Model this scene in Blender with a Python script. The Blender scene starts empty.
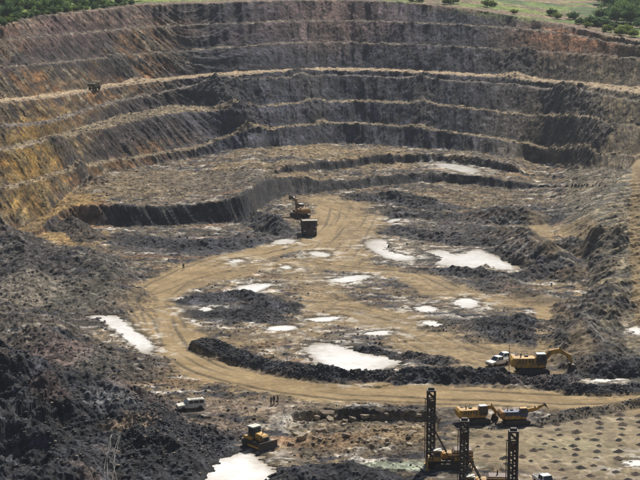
import bpy, bmesh, math, random
import numpy as np
from mathutils import Vector, Matrix

# ------------------------------------------------------------------ camera, sky, sun, exposure
scene = bpy.context.scene
col = scene.collection
H = 76.0                                   # camera height over the pit floor
PITCH = math.atan(270 / 1500)
cam_data = bpy.data.cameras.new('camera')
cam_data.sensor_width = 36.0
cam_data.lens = 1500 / 640 * 36.0
cam_data.clip_start = 1.0
cam_data.clip_end = 12000.0
cam = bpy.data.objects.new('camera', cam_data)
cam.location = (0, 0, H)
cam.rotation_euler = (math.pi / 2 - PITCH, 0, 0)
col.objects.link(cam)
scene.camera = cam

SUN_EL = math.radians(47)
SUN_AZ = math.radians(20)                  # clockwise from +Y: behind the far wall, to the right
world = bpy.data.worlds.new('World')
scene.world = world
world.use_nodes = True
wn = world.node_tree.nodes
sky = wn.new('ShaderNodeTexSky')
sky.sky_type = 'NISHITA'
sky.sun_disc = False
sky.sun_elevation = SUN_EL
sky.sun_rotation = SUN_AZ
sky.air_density = 1.2
sky.dust_density = 2.0
world.node_tree.links.new(sky.outputs[0], wn['Background'].inputs[0])
wn['Background'].inputs[1].default_value = 0.058
sun_data = bpy.data.lights.new('sun', 'SUN')
sun_data.energy = 5.0
sun_data.angle = math.radians(0.5)
sun_data.color = (1.0, 0.94, 0.84)
sun = bpy.data.objects.new('sun', sun_data)
sd = Vector((math.sin(SUN_AZ) * math.cos(SUN_EL), math.cos(SUN_AZ) * math.cos(SUN_EL), math.sin(SUN_EL)))
sun.rotation_euler = sd.to_track_quat('Z', 'Y').to_euler()
sun.location = sd * 900
col.objects.link(sun)
scene.view_settings.view_transform = 'Standard'
scene.view_settings.look = 'None'
scene.view_settings.gamma = 1.0
scene.view_settings.use_curve_mapping = False
scene.view_settings.exposure = 0.2
scene.cycles.volume_bounces = 0
scene.cycles.max_bounces = 6
scene.cycles.use_denoising = True
scene.cycles.volume_step_rate = 10

# ------------------------------------------------------------------ noise
_rng = np.random.RandomState(11)
_perm = _rng.permutation(512)
_ga = _rng.rand(512) * 2 * np.pi
_gx, _gy = np.cos(_ga), np.sin(_ga)
def pnoise(x, y, seed=0):
    x = np.asarray(x, float) + seed * 17.31; y = np.asarray(y, float) + seed * 9.77
    xi = np.floor(x).astype(np.int64); yi = np.floor(y).astype(np.int64)
    xf, yf = x - xi, y - yi
    u = xf * xf * xf * (xf * (xf * 6 - 15) + 10); v = yf * yf * yf * (yf * (yf * 6 - 15) + 10)
    def g(ix, iy, fx, fy):
        h = (_perm[(ix & 511)] + iy * 131 + seed * 37) & 511
        h = _perm[h]
        return _gx[h] * fx + _gy[h] * fy
    a = g(xi, yi, xf, yf); b = g(xi + 1, yi, xf - 1, yf)
    c = g(xi, yi + 1, xf, yf - 1); d = g(xi + 1, yi + 1, xf - 1, yf - 1)
    return 1.5 * ((a + (b - a) * u) + ((c + (d - c) * u) - (a + (b - a) * u)) * v)
def fbm(x, y, oct=4, seed=0, gain=0.5):
    r = 0; a = 1.0; t = 0
    for i in range(oct):
        r = r + a * pnoise(x * 2 ** i, y * 2 ** i, seed + i * 3); t += a; a *= gain
    return r / t * 1.3
def sstep(a, b, x):
    t = np.clip((x - a) / (b - a), 0, 1)
    return t * t * (3 - 2 * t)
def mix(a, b, t):
    return a + (b - a) * t[..., None]

# ------------------------------------------------------------------ survey: sight lines of the place to map points
CP, SP = math.cos(PITCH), math.sin(PITCH)
def ray(u, v):
    """sight line of a survey mark -> (s = X/Y, m = drop per metre of Y)"""
    x = (u - 320) / 1500; y = (240 - v) / 1500
    Y = CP + y * SP; Z = -SP + y * CP
    return x / Y, -Z / Y
def survey(u, v, z=0.0):
    s, m = ray(u, v)
    Y = (H - z) / m
    return (s * Y, Y)

# grid lines of the ground sheet: columns fan out, rows get coarser with distance
S = np.concatenate([np.linspace(-1.6, -0.34, 14)[:-1], np.linspace(-0.34, -0.265, 14)[:-1],
                    np.linspace(-0.265, 0.265, 800), np.linspace(0.265, 0.34, 14)[1:], np.linspace(0.34, 1.6, 14)[1:]])
def rng(a, b, st): return np.arange(a, b, st)
YR = np.concatenate([rng(-60, 4, 8), rng(4, 205, 4.0), rng(205, 300, 0.36), rng(300, 430, 0.52), rng(430, 745, 0.62),
                     rng(745, 900, 2.5), rng(900, 1500, 20), rng(1500, 4001, 125)])
NC, NR = len(S), len(YR)
def smooth(m, sig):
    if not sig: return m
    g = np.linspace(-0.34, 0.34, 1361); w = np.interp(g, S, m)
    k = np.exp(-0.5 * (np.arange(-4 * sig, 4 * sig + 1) / sig) ** 2); k /= k.sum()
    w = np.convolve(np.pad(w, 4 * sig, mode='edge'), k, 'valid')
    return np.where(np.abs(S) < 0.32, np.interp(S, g, w), m)
def line(pts, sm=0):
    a = np.array([ray(u, v) for u, v in pts])
    o = np.argsort(a[:, 0]); a = a[o]
    return smooth(np.interp(S, a[:, 0], a[:, 1]), sm)
def val(pts, sm=14):
    a = np.array([(ray(u, 240)[0], z) for u, z in pts])
    return smooth(np.interp(S, a[:, 0], a[:, 1]), sm)
def wob(m, amp, f, seed, u0=-900, u1=1500):  # uneven edges
    us = 320 + S * 1500
    return m + amp * sstep(u0, u0 + 12, us) * (1 - sstep(u1 - 14, u1, us)) * fbm(S * f, S * 0 + seed * 3.3, 4, seed) / 1500

K = val([(0, 1.8), (120, 1.6), (250, 1.35), (420, 1.3), (560, 1.6), (640, 1.8)], 30)
prof_Y, prof_z = [], []
def pt(Y, z): prof_Y.append(Y); prof_z.append(z)
one = np.ones(NC)
pt(-60 * one, 74 * one); pt(3 * one, 73 * one); pt(102 * one, 0.0 * one); pt(150 * one, 0 * one)
Yc, zc = 150 * one, 0 * one
seg_kind = [0, 0, 0]                        # per segment: 0 floor, 1 face, 2 bench top
def step(toe, crest, k=None, zcrest=None, width=None, wall=False):
    """walk on the level to the toe, then up the face to the crest"""
    global Yc, zc
    if toe is not None:
        Y1 = np.maximum((H - zc) / toe, Yc + 0.05)
    else:
        Y1 = Yc + width
    pt(Y1, zc); seg_kind.append(2 if width is not None else 0)
    if zcrest is not None:
        z2 = np.maximum(zcrest, zc); Y2 = (H - z2) / crest
    else:
        Y2 = (H - zc + Y1 / k) / (1 / k + crest); z2 = zc + (Y2 - Y1) / k
    if width is not None or wall:
        z2 = np.maximum(smooth(z2, 26), zc + 0.2); Y2 = (H - z2) / crest
        Y1 = np.maximum(Yc + 0.6, np.minimum(Y1, Y2 - 0.7 * (z2 - zc)))
        prof_Y[-1] = Y1
        Y2 = np.maximum(Y2, Y1 + 0.6 * (z2 - zc))
    bad = Y2 < Y1 + 0.05
    Y2 = np.where(bad, Y1 + 0.05, Y2); z2 = np.where(bad, zc, z2)
    pt(Y2, z2); seg_kind.append(1)
    Yc, zc = Y2, z2
# slope down the right-hand side below the haul road
step(line([(0, 300), (540, 230), (560, 232), (575, 246), (585, 262), (592, 300), (602, 350), (614, 374), (640, 384)], 4),
     line([(0, 299), (540, 229), (560, 222), (575, 214), (590, 212), (602, 200), (614, 186), (625, 172), (640, 158)], 4),
     zcrest=val([(0, 0), (548, 0), (575, 3), (600, 6.5), (640, 10)]))
# first cut: dark face of the left platform, then round to the loading area
step(line([(0, 245), (40, 235), (60, 226), (72, 223), (130, 227), (200, 225), (245, 223), (256, 214), (264, 206), (276, 200), (290, 196), (330, 192), (350, 190), (400, 184), (440, 182), (490, 187), (515, 190), (535, 188), (640, 186)], 4),
     wob(line([(0, 244), (40, 229), (60, 210), (66, 207), (100, 204), (150, 206), (200, 204), (236, 197), (246, 192), (254, 184), (262, 179), (290, 176), (330, 180), (350, 180), (400, 174), (440, 173), (490, 177), (515, 181), (535, 186), (640, 185)], 4), 1.6, 120, 2, 58, 530), k=val([(0, 2.2), (60, 1.0), (240, .8), (270, 1.6), (640, 1.0)]))
# second cut, low inner bench
step(line([(0, 240), (60, 207), (100, 203), (200, 190), (260, 178), (272, 174), (285, 173), (320, 171), (350, 169), (375, 164), (440, 163), (480, 167), (510, 172), (530, 176), (640, 184)], 4),
     wob(line([(0, 239.9), (60, 206.9), (100, 202.9), (200, 189.9), (260, 177.9), (272, 172), (285, 165), (320, 160), (350, 160), (375, 154), (440, 154), (480, 158), (510, 164), (530, 174), (640, 183.9)], 4), 1.3, 150, 5, 270, 528), k=one * 0.9)
# pit wall benches
step(line([(0, 240), (50, 214), (64, 196), (100, 173), (150, 166), (200, 157), (240, 147), (260, 149), (300, 145), (340, 143), (380, 145), (430, 149), (470, 151), (520, 158), (560, 166), (600, 169), (640, 172)], 14),
     wob(line([(0, 190), (30, 183), (60, 173), (100, 163), (150, 156), (200, 147), (225, 137), (245, 132), (280, 127), (330, 123), (380, 124), (430, 130), (480, 136), (530, 145), (560, 150), (600, 153), (640, 158)], 14), 0.3, 120, 7), k=K, wall=True)
step(None, wob(line([(0, 152), (40, 144), (86, 133), (117, 125), (155, 116), (192, 110), (225, 112), (245, 108), (300, 103), (350, 101), (430, 104), (500, 112), (560, 119), (610, 124), (640, 126)], 14), 0.3, 130, 11), k=K,
     width=val([(0, 6), (240, 5), (640, 4)]))
step(None, wob(line([(0, 127), (45, 124), (86, 110), (130, 99), (170, 91), (210, 82), (280, 78), (330, 75), (380, 77), (430, 79), (500, 84), (560, 90), (600, 95), (640, 102)], 14), 0.3, 150, 13), k=K,
     width=val([(0, 8), (80, 18), (130, 34), (185, 30), (212, 10), (260, 5), (640, 4)], 8))
step(None, line([(0, 103), (40, 99), (80, 93), (110, 87), (150, 82), (210, 76), (280, 72), (330, 70), (380, 71), (430, 73.5), (500, 78), (560, 83.5), (600, 88), (640, 95)], 14), k=K,
     width=val([(0, 5), (120, 6), (200, 3), (640, 3)]))
i_road = len(prof_Y) - 1
step(None, wob(line([(0, 68), (50, 63), (100, 58), (150, 53), (220, 48), (280, 43), (330, 42), (430, 45), (480, 48), (530, 51), (560, 53), (600, 56), (640, 59)], 14), 0.3, 140, 17), k=K,
     width=val([(0, 14), (250, 15), (560, 17), (600, 24), (640, 34)]))
step(None, wob(line([(0, 41), (50, 35.5), (100, 31), (150, 27), (220, 24), (300, 21), (350, 21), (430, 23), (500, 27), (560, 33), (600, 40), (620, 44), (640, 47)], 14), 0.3, 140, 19), k=K,
     width=val([(0, 4), (120, 2.5), (250, 4.5), (420, 3), (640, 4.5)]))
step(None, wob(line([(0, 29), (16, 21), (40, 16), (75, 12), (100, 10), (135, 5), (170, 4), (210, 3), (270, 1), (330, 0), (400, 2), (440, 6), (480, 11), (520, 17), (560, 24), (600, 34), (640, 43)], 14), 0.3, 140, 23), k=K,
     width=val([(0, 4), (420, 6), (500, 7), (640, 7)]))
i_rim = len(prof_Y) - 1
Yrim, zrim = Yc.copy(), zc.copy()
pt(Yc + 60, zc + val([(0, 3.5), (200, 2.5), (420, 3.5), (560, 4.0), (640, 4.5)]))
pt(Yc + 220, zc + val([(0, 16), (200, 9), (400, 9), (520, 12), (640, 18)]))
pt(Yc + 700, zc + val([(0, 50), (200, 30), (400, 30), (520, 40), (640, 55)]))
pt(4200 * one, 150 * one)
seg_kind += [3, 3, 3, 3]
PY = np.array(prof_Y); PZ = np.array(prof_z); seg_kind = np.array(seg_kind)
PY = np.maximum.accumulate(PY + np.arange(len(PY))[:, None] * 1e-4, axis=0)

Z = np.empty((NR, NC)); SEG = np.empty((NR, NC), int); FRAC = np.empty((NR, NC))
for c in range(NC):
    Z[:, c] = np.interp(YR, PY[:, c], PZ[:, c])
    i = np.clip(np.searchsorted(PY[:, c], YR) - 1, 0, len(seg_kind) - 1)
    SEG[:, c] = i
    FRAC[:, c] = np.clip((YR - PY[i, c]) / (PY[i + 1, c] - PY[i, c] + 1e-6), 0, 1)
KIND = seg_kind[SEG]
SS, YY = np.meshgrid(S, YR)
XX = SS * YY
XX[YR < 60] = S[None, :] * 60
# soften the geometric creases a little
def blur_rows(A, n):
    for _ in range(n):
        A = np.concatenate([A[:1], (A[:-2] + 2 * A[1:-1] + A[2:]) / 4, A[-1:]])
    return A
def blur_cols(A, n):
    for _ in range(n):
        B = A.copy(); B[:, 1:-1] = (A[:, :-2] + 2 * A[:, 1:-1] + A[:, 2:]) / 4; A = B
    return A
Z = blur_cols(blur_rows(Z, 1), 2)

def ground(x, y):
    s = x / max(y, 1.0)
    r = np.interp(y, YR, np.arange(NR)); c = np.interp(s, S, np.arange(NC))
    r0 = min(int(r), NR - 2); c0 = min(int(c), NC - 2); fr, fc = r - r0, c - c0
    return float((Z[r0, c0] * (1 - fc) + Z[r0, c0 + 1] * fc) * (1 - fr) + (Z[r0 + 1, c0] * (1 - fc) + Z[r0 + 1, c0 + 1] * fc) * fr)
def at(u, v):
    """point of the ground on a surveyed sight line"""
    s, m = ray(u, v)
    c = np.interp(s, S, np.arange(NC)); c0 = min(int(c), NC - 2); f = c - c0
    prof = Z[:, c0] * (1 - f) + Z[:, c0 + 1] * f
    d = prof - (H - m * YR)
    ok = np.where((d >= 0) & (YR > 130))[0]
    i = ok[0] if len(ok) else NR - 2
    t = d[i - 1] / (d[i - 1] - d[i]) if d[i] != d[i - 1] else 0
    Y = YR[i - 1] + t * (YR[i] - YR[i - 1])
    return Vector((s * Y, Y, H - m * Y))
def world_poly(pts): return np.array([at(u, v)[:2] for u, v in pts])

# ------------------------------------------------------------------ distance helpers in metres
def near_box(P, pad):
    x0, y0 = P.min(0) - pad; x1, y1 = P.max(0) + pad
    r0, r1 = np.searchsorted(YR, [y0, y1])
    ss = np.array([x0 / max(y0, 1), x0 / max(y1, 1), x1 / max(y0, 1), x1 / max(y1, 1)])
    c0, c1 = np.searchsorted(S, [ss.min(), ss.max()])
    return slice(max(r0 - 1, 0), min(r1 + 1, NR)), slice(max(c0 - 1, 0), min(c1 + 1, NC))
def d_line(P, x, y, W=None):
    """distance to a polyline, signed side, and interpolated values W along it"""
    best = np.full(x.shape, 1e9); side = np.zeros(x.shape); along = np.zeros(x.shape); acc = 0
    w = None if W is None else np.zeros(x.shape + (W.shape[1],))
    for i in range(len(P) - 1):
        ax, ay = P[i]; bx, by = P[i + 1]; dx, dy = bx - ax, by - ay; L2 = dx * dx + dy * dy + 1e-9
        t = np.clip(((x - ax) * dx + (y - ay) * dy) / L2, 0, 1)
        ex, ey = x - (ax + t * dx), y - (ay + t * dy); d = np.hypot(ex, ey)
        m = d < best
        best = np.where(m, d, best); side = np.where(m, dx * ey - dy * ex, side); along = np.where(m, acc + t * math.sqrt(L2), along)
        if W is not None: w[m] = (W[i] + (W[i + 1] - W[i]) * t[..., None])[m]
        acc += math.sqrt(L2)
    return best, side, along, w
def d_poly(P, x, y):
    P2 = np.vstack([P, P[:1]])
    d = d_line(P2, x, y)[0]; ins = np.zeros(x.shape, bool)
    for i in range(len(P)):
        (ax, ay), (bx, by) = P2[i], P2[i + 1]
        c = ((ay > y) != (by > y)) & (x < (bx - ax) * (y - ay) / (by - ay + 1e-12) + ax)
        ins ^= c
    return np.where(ins, -d, d)
# ------------------------------------------------------------------ heaps, windrows, cuts on the pit floor
DARK = np.zeros((NR, NC)); ROCKY = np.zeros((NR, NC)); ROADM = np.zeros((NR, NC)); ADD = np.zeros((NR, NC))
N1 = fbm(XX * 0.35, YY * 0.35, 3, 31)
N2 = fbm(XX * 0.09, YY * 0.09, 4, 37)
def ridge(pts, wf, wb, dark=0.0, rough=0.25, rocky=0.0, base=None, power=1.0):
    P = []; W = []
    for p in pts:
        u, v, h = p[:3]; b = base
        if b is None:
            q = at(u, v); b = q.z if q.z < 9 else 0.0
        P.append(survey(u, v, b + h)); W.append((h, wf * (p[3] if len(p) > 3 else 1), wb * (p[3] if len(p) > 3 else 1)))
    P, W = np.array(P), np.array(W)
    b = near_box(P, max(wf, wb) * 1.6 + 3)
    d, side, al, w = d_line(P, XX[b], YY[b], W)
    width = np.where(side > 0, w[..., 2], w[..., 1]) * (1 + 0.35 * N2[b] + 0.2 * N1[b])
    t = np.clip(1 - d / np.maximum(width, 0.2), 0, 1) ** power
    t = np.where(t > 0.85, 0.85 + (t - 0.85) * 0.6, t)
    h = w[..., 0] * t * (1 + rough * 0.7 * N2[b]) + np.sign(w[..., 0]) * rough * np.minimum(np.abs(w[..., 0]), 2.2) * 0.3 * N1[b] * np.sqrt(t)
    t2 = np.clip(1.22 - d / np.maximum(width, 0.2), 0, 1)
    ADD[b] = np.where(np.abs(h) > np.abs(ADD[b]), h, ADD[b])
    DARK[b] = np.maximum(DARK[b], dark * sstep(.02, 0.16, t2 + 0.05 * N1[b]))
    ROCKY[b] = np.maximum(ROCKY[b], rocky * sstep(0.02, 0.25, t))
# the long windrow of broken rock
ridge([(203, 341, 1.3), (214, 340, 2.3), (240, 350, 2.1), (270, 359, 2.0), (310, 366, 2.0), (350, 369, 2.0), (400, 367, 2.2), (450, 367, 2.2), (500, 368, 2.1),
       (545, 370, 2.2), (562, 374, 1.0)], 3.6, 3.2, dark=1.0, rough=0.4, rocky=1.0)
ridge([(545, 379, 1.0), (570, 380, 2.0), (600, 385, 1.5), (625, 384, 1.5), (650, 381, 1.6)], 2.6, 2.2, dark=1.0, rough=0.4, rocky=0.8, base=0)
ridge([(590, 366, 1.5), (612, 362, 2.5), (650, 352, 4)], 4, 6, dark=.8, rough=.5, rocky=.3, base=0)
# broken dark rock in the lower left foreground
ridge([(-60, 322, 16), (0, 342, 12.5), (40, 352, 10.5), (75, 364, 8.5), (110, 383, 6), (140, 402, 4.2), (165, 425, 3), (190, 455, 1.8), (215, 484, .6)], 34, 10, dark=1.0, rough=0.55, rocky=1.0, base=0)
ridge([(112, 440, 2.0), (135, 428, 3.6), (160, 432, 4.2), (180, 446, 3.0), (200, 470, 1.4)], 11, 6, dark=1.0, rough=0.7, rocky=0.8, base=0)
ridge([(-20, 400, 9), (20, 405, 8), (50, 425, 6.5), (75, 455, 4.5)], 14, 8, dark=1.0, rough=0.7, rocky=1.0, base=0)
ridge([(262, 482, 0.9), (290, 468, 1.9), (320, 462, 2.4), (350, 461, 2.4), (375, 469, 1.7), (396, 482, .8)], 7, 4.5, dark=1.0, rough=0.4, rocky=1.0, base=0)
# left dumps
ridge([(45, 246, 2), (75, 246, 3.2), (98, 258, 3.6), (112, 280, 2.6), (108, 305, 1.2)], 16, 9, dark=0.55, rough=0.6, rocky=0.3, base=0)
ridge([(-30, 218, 7), (8, 226, 5), (22, 250, 3.5), (30, 285, 2)], 12, 9, dark=0.7, rough=0.7, rocky=0.3, base=0)
ridge([(0, 300, 3), (35, 322, 3.0), (70, 345, 2.0), (110, 365, 1.2)], 9, 10, dark=0.55, rough=0.8, rocky=0.2, base=0)
ridge([(60, 222, 2), (72, 214, 4), (84, 224, 2.5), (92, 236, 1)], 5, 4, dark=0.8, rough=0.6, rocky=0.5, base=0)
# right-hand heaps
ridge([(466, 214, 1.5), (480, 210, 3), (500, 208, 3.8), (530, 210, 3.6), (546, 216, 1.5)], 7, 12, dark=0.55, rough=0.5, base=0)
ridge([(505, 226, 2), (522, 229, 4.5), (540, 240, 5), (558, 250, 4.5), (585, 264, 3)], 10, 9, dark=0.55, rough=0.7, base=0)
ridge([(560, 236, 2), (575, 234, 4.0), (592, 235, 4.5), (612, 239, 4)], 7, 4, dark=0.6, rough=0.5, base=1)
ridge([(600, 290, 4), (585, 320, 3.5), (592, 350, 3)], 9, 8, dark=0.5, rough=0.8, base=0)
ridge([(420, 267, .8), (470, 268, 1.5), (520, 272, 1.5), (548, 262, 2.5)], 4.5, 3, dark=0.9, rough=0.5, base=0)
# rubble in the middle
ridge([(368, 193, 1.5), (385, 190, 2.8), (402, 194, 2), (428, 197, 2.6), (442, 204, 1)], 8, 6, dark=0.9, rough=0.9, rocky=0.9, base=0)
ridge([(385, 207, 1.2), (410, 209, 2.0), (438, 213, 1)], 7, 5, dark=0.8, rough=0.9, rocky=0.7, base=0)
ridge([(405, 226, 1), (440, 231, 2.0), (465, 235, 1.8), (482, 240, .6)], 8, 5, dark=0.85, rough=0.8, rocky=0.5, base=0)
ridge([(358, 347, .8), (372, 344, 1.7), (386, 349, 1.0)], 2.2, 2.0, dark=1, rough=0.6, rocky=0.9, base=0)
ridge([(385, 358, .5), (410, 354, 1.0), (440, 357, .8)], 3.5, 3.0, dark=.8, rough=0.8, rocky=0.5, base=0)
ridge([(205, 296, .7), (235, 290, 1.5), (262, 294, 1.4), (285, 304, .8)], 7, 4, dark=.95, rough=0.9, rocky=0.4, base=0)
ridge([(208, 312, .6), (240, 309, 1.2), (278, 316, .8)], 5, 4, dark=.95, rough=0.9, rocky=0.4, base=0)
ridge([(455, 322, .7), (490, 316, 1.6), (520, 315, 1.9), (552, 323, 1.4)], 7, 5, dark=.8, rough=0.9, rocky=0.3, base=0)
ridge([(480, 334, .7), (515, 331, 1.4), (548, 334, 1.0)], 5, 4, dark=.8, rough=0.9, rocky=0.3, base=0)
ridge([(130, 236, .8), (180, 240, 1.6), (230, 238, 1.8), (262, 232, 1.2)], 8, 5, dark=.75, rough=0.9, rocky=0.3, base=0)
ridge([(262, 212, 2), (272, 216, 4), (282, 222, 3.5), (288, 230, 1.5)], 6, 6, dark=.8, rough=0.7, rocky=0.3, base=0)
ridge([(470, 252, 1), (512, 284, 1.2), (545, 296, 1.2)], 6, 5, dark=.4, rough=0.9, base=0)
ridge([(496, 425, .4), (540, 418, .9), (580, 409, 1.1), (612, 404, 1.1), (650, 397, 1.1)], 1.8, 1.8, dark=0.55, rough=0.5, rocky=0.6, base=0)
# dug-out with a low ledge along its far side
cutP = np.array([survey(u, v) for u, v in [(303, 411), (330, 408), (380, 410), (428, 412), (440, 420), (436, 452), (400, 457), (340, 455), (300, 448), (284, 428), (290, 416)]])
b = near_box(cutP, 6); dcut = d_poly(cutP, XX[b], YY[b]) + 0.5 * N1[b]
CUT = np.zeros((NR, NC)); CUT[b] = 1 - sstep(-.5, 0.15, dcut)
front = sstep(0, 1, (YY - 236) / 20)
ADD = ADD - 1.7 * CUT * front
Z = Z + ADD

# roads: smoothed and tan
TRACK = np.zeros((NR, NC))
def road(pts, half, flat=0.9, amt=1.0, target=None):
    P = world_poly(pts) if target is None else np.array([survey(u, v, target) for u, v in pts])
    b = near_box(P, half * 1.8 + 3)
    d, side, al, _ = d_line(P, XX[b], YY[b])
    dd = d + half * (0.35 * N2[b] + 0.18 * N1[b])
    m = amt * (1 - sstep(half * 0.65, half * 1.15, dd))
    ROADM[b] = np.maximum(ROADM[b], m)
    off = np.sign(side) * d + 1.2 * pnoise(al * 0.03, al * 0 + 3, 5)
    if half > 4: TRACK[b] = np.maximum(TRACK[b], m * np.clip(1.2 - np.abs(np.mod(off, 3.1) - 1.5) / 0.55, 0, 1) * sstep(-.35, .15, pnoise(al * 0.03, off * 0.3, 8)))
road([(660, 400), (600, 402), (560, 402), (480, 397), (420, 395), (350, 393), (290, 387), (245, 378), (210, 366), (185, 352), (170, 332), (160, 312)], 7.2)
road([(166, 345), (160, 318), (145, 300), (165, 284), (195, 270), (230, 259), (270, 251), (315, 240), (332, 225), (334, 205)], 6.8)
road([(150, 296), (200, 280), (250, 268), (300, 264)], 6, amt=.75)
road([(300, 262), (350, 268), (410, 274), (440, 288), (470, 300), (545, 300)], 7, amt=.75)
road([(300, 268), (330, 300), (300, 333), (250, 340)], 6, amt=.5)
road([(340, 310), (420, 330), (460, 350), (540, 365)], 11, amt=.75)
road([(330, 200), (360, 215), (350, 240), (330, 262)], 10, amt=.75)
road([(536, 300), (545, 312), (548, 335), (544, 352)], 2.4, amt=.9)
road([(556, 312), (572, 326), (582, 345), (585, 362)], 2.4, amt=.8)
road([(538, 214), (540, 232), (550, 248), (575, 256)], 3.5, amt=.75)
road([(575, 226), (605, 230)], 5, amt=.8)
road([(637, 150), (636, 190), (634, 230), (637, 270), (641, 320)], 1.8, amt=1.0)
PATHW = ROADM.copy()
padP = np.array([survey(u, v) for u, v in [(490, 432), (560, 420), (650, 403), (660, 500), (560, 500), (520, 470), (470, 460), (460, 440)]])
PAD = np.zeros((NR, NC)); b = near_box(padP, 8); PAD[b] = 1 - sstep(-2, 3, d_poly(padP, XX[b], YY[b]) + 2 * N2[b])

R4_ = fbm(XX * 0.5, YY * 0.3, 3, 58, .6)
# fine relief: rough away from roads, gullies down the faces
face = ((KIND == 1) & (SEG > 4)).astype(float) * np.sin(np.pi * np.clip(FRAC, 0, 1)) ** 0.6
rslope = ((KIND == 1) & (SEG == 4)).astype(float) * np.sin(np.pi * np.clip(FRAC, 0, 1)) ** 0.6 * sstep(0.155, 0.18, SS)
A_al = SS * 620
tilt = -1.1 * (1 - sstep(-0.1, -0.02, SS)) + 0.2 * sstep(-0.05, 0.1, SS)
gul = fbm(A_al * 0.16 + SEG * 5.3 - tilt * Z * 0.16, Z * 0.03 + SEG * 3.1, 4, 41)
gul2 = fbm(A_al * 0.55 + SEG * 7.7 - tilt * Z * 0.5, Z * 0.1 + SEG * 1.7, 3, 43)
WALL = ((KIND == 1) & (SEG >= 10)).astype(float)
slump = fbm(A_al * .035, Z * .03 + SEG * .4, 3, 45)
wallz = ((SEG >= 10) & (SEG <= i_rim) & (SEG != i_road)).astype(float)
Z = Z + face * (1.5 * gul + 0.7 * gul2) + wallz * (.35 * slump + .25 * gul2 + .2 * R4_) + face * (1.1 * slump + .3 * fbm(A_al * 1.3 - tilt * Z * .6, Z * .7, 3, 46))
SPUR = np.zeros((NR, NC))
for spts, hw, hh in (([(214, 84), (230, 104), (250, 130)], 9, 3.5), ([(60, 150), (75, 165), (92, 182)], 7, 2.5), ([(300, 74), (312, 96), (318, 120)], 6, 1.6), ([(420, 80), (424, 104), (420, 126)], 7, 1.6), ([(520, 58), (512, 78)], 9, 2.0), ([(560, 95), (575, 118), (590, 150)], 10, 2.6), ([(120, 60), (135, 80)], 8, 2.0)):
    Pw = np.array([at(u, v)[:2] for u, v in spts]); bb = near_box(Pw, hw * 2.2 + 4)
    dd_, _, _, _ = d_line(Pw, XX[bb], YY[bb]); tt = np.clip(1 - dd_ / (hw * (1 + .4 * N2[bb] + .3 * N1[bb])), 0, 1)
    Z[bb] += hh * tt * (1 + .4 * N1[bb]); SPUR[bb] = np.maximum(SPUR[bb], sstep(0, .5, tt))
rg = fbm((XX + YY * 0.35) * 0.05, (YY - XX * 0.5) * 0.22, 4, 47)
Z = Z + rslope * (2.2 * rg + 0.35 * N1 + .25 * R4_)
floor_like = ((KIND == 0) | (KIND == 2)) & (YY < 720)
rough = np.where(floor_like, 1.0, 0.35) * (1 - 0.85 * np.clip(ROADM, 0, 1))
rough = np.where(KIND == 3, 0.2, rough) * (1 - .65 * PAD)
R3 = fbm(XX * 0.22, YY * 0.3, 5, 53, 0.6)
R4 = fbm(XX * 0.7, YY * 0.9, 3, 59, 0.6)
amp = 0.55 + 0.3 * sstep(380, 520, YY)
Z = Z + np.where(CUT > .3, 1.3, 1.0) * rough * (amp * R3 + 0.3 * R4) + 0.25 * N2 * floor_like
Z = Z + np.clip(DARK, 0, 1) * 0.22 * R4 * (1 - 0.5 * ROCKY) + ROCKY * 0.18 * np.abs(R3)
Z = Z - 0.2 * TRACK
heap_l = sstep(0.2, 1, ROCKY) * (XX < -8) * (YY < 300)
da, db = XX * .87 + YY * .5, XX * -.5 + YY * .87
Z = Z + heap_l * (1.7 * fbm(da * 0.1, db * 0.03, 4, 61) + 0.35 * np.abs(fbm(da * 0.4, db * 0.1, 3, 63)))
FLATS = [(532, 373, 6), (480, 422, 5), (509, 422, 5), (300, 217, 6), (309, 234, 6), (444, 467, 6), (482, 494, 6), (531, 518, 6), (257, 446, 4.5), (191, 409, 4), (498, 365, 4), (505, 361, 4), (545, 486, 4), (275, 405, 2.5), (183.5, 270, 2)]
TP = at(92, 94)
TPc = Vector((TP.x, TP.y + 6.5, 0)); TPz = ground(TPc.x, TPc.y)
w_ = 1 - sstep(4, 6, np.hypot(XX - TPc.x, YY - TPc.y)); Z = np.where((Z > TPz) | (SEG == i_road), Z + (TPz - Z) * w_, Z)
for u, v, r_ in FLATS:
    p = Vector((*survey(u, v, 0), 0)); zz = np.median(Z[(np.hypot(XX - p.x, YY - p.y) < r_)]); p = Vector((*survey(u, v, zz), zz))
    w_ = 1 - sstep(r_ * .7, r_ * 1.3, np.hypot(XX - p.x, YY - p.y)); Z = Z + (zz - Z) * w_ * .93
hills = (KIND == 3) * sstep(60, 500, YY - Yrim[None, :])
Z = Z + hills * 14 * fbm(XX * 0.006, YY * 0.004, 4, 67)

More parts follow.
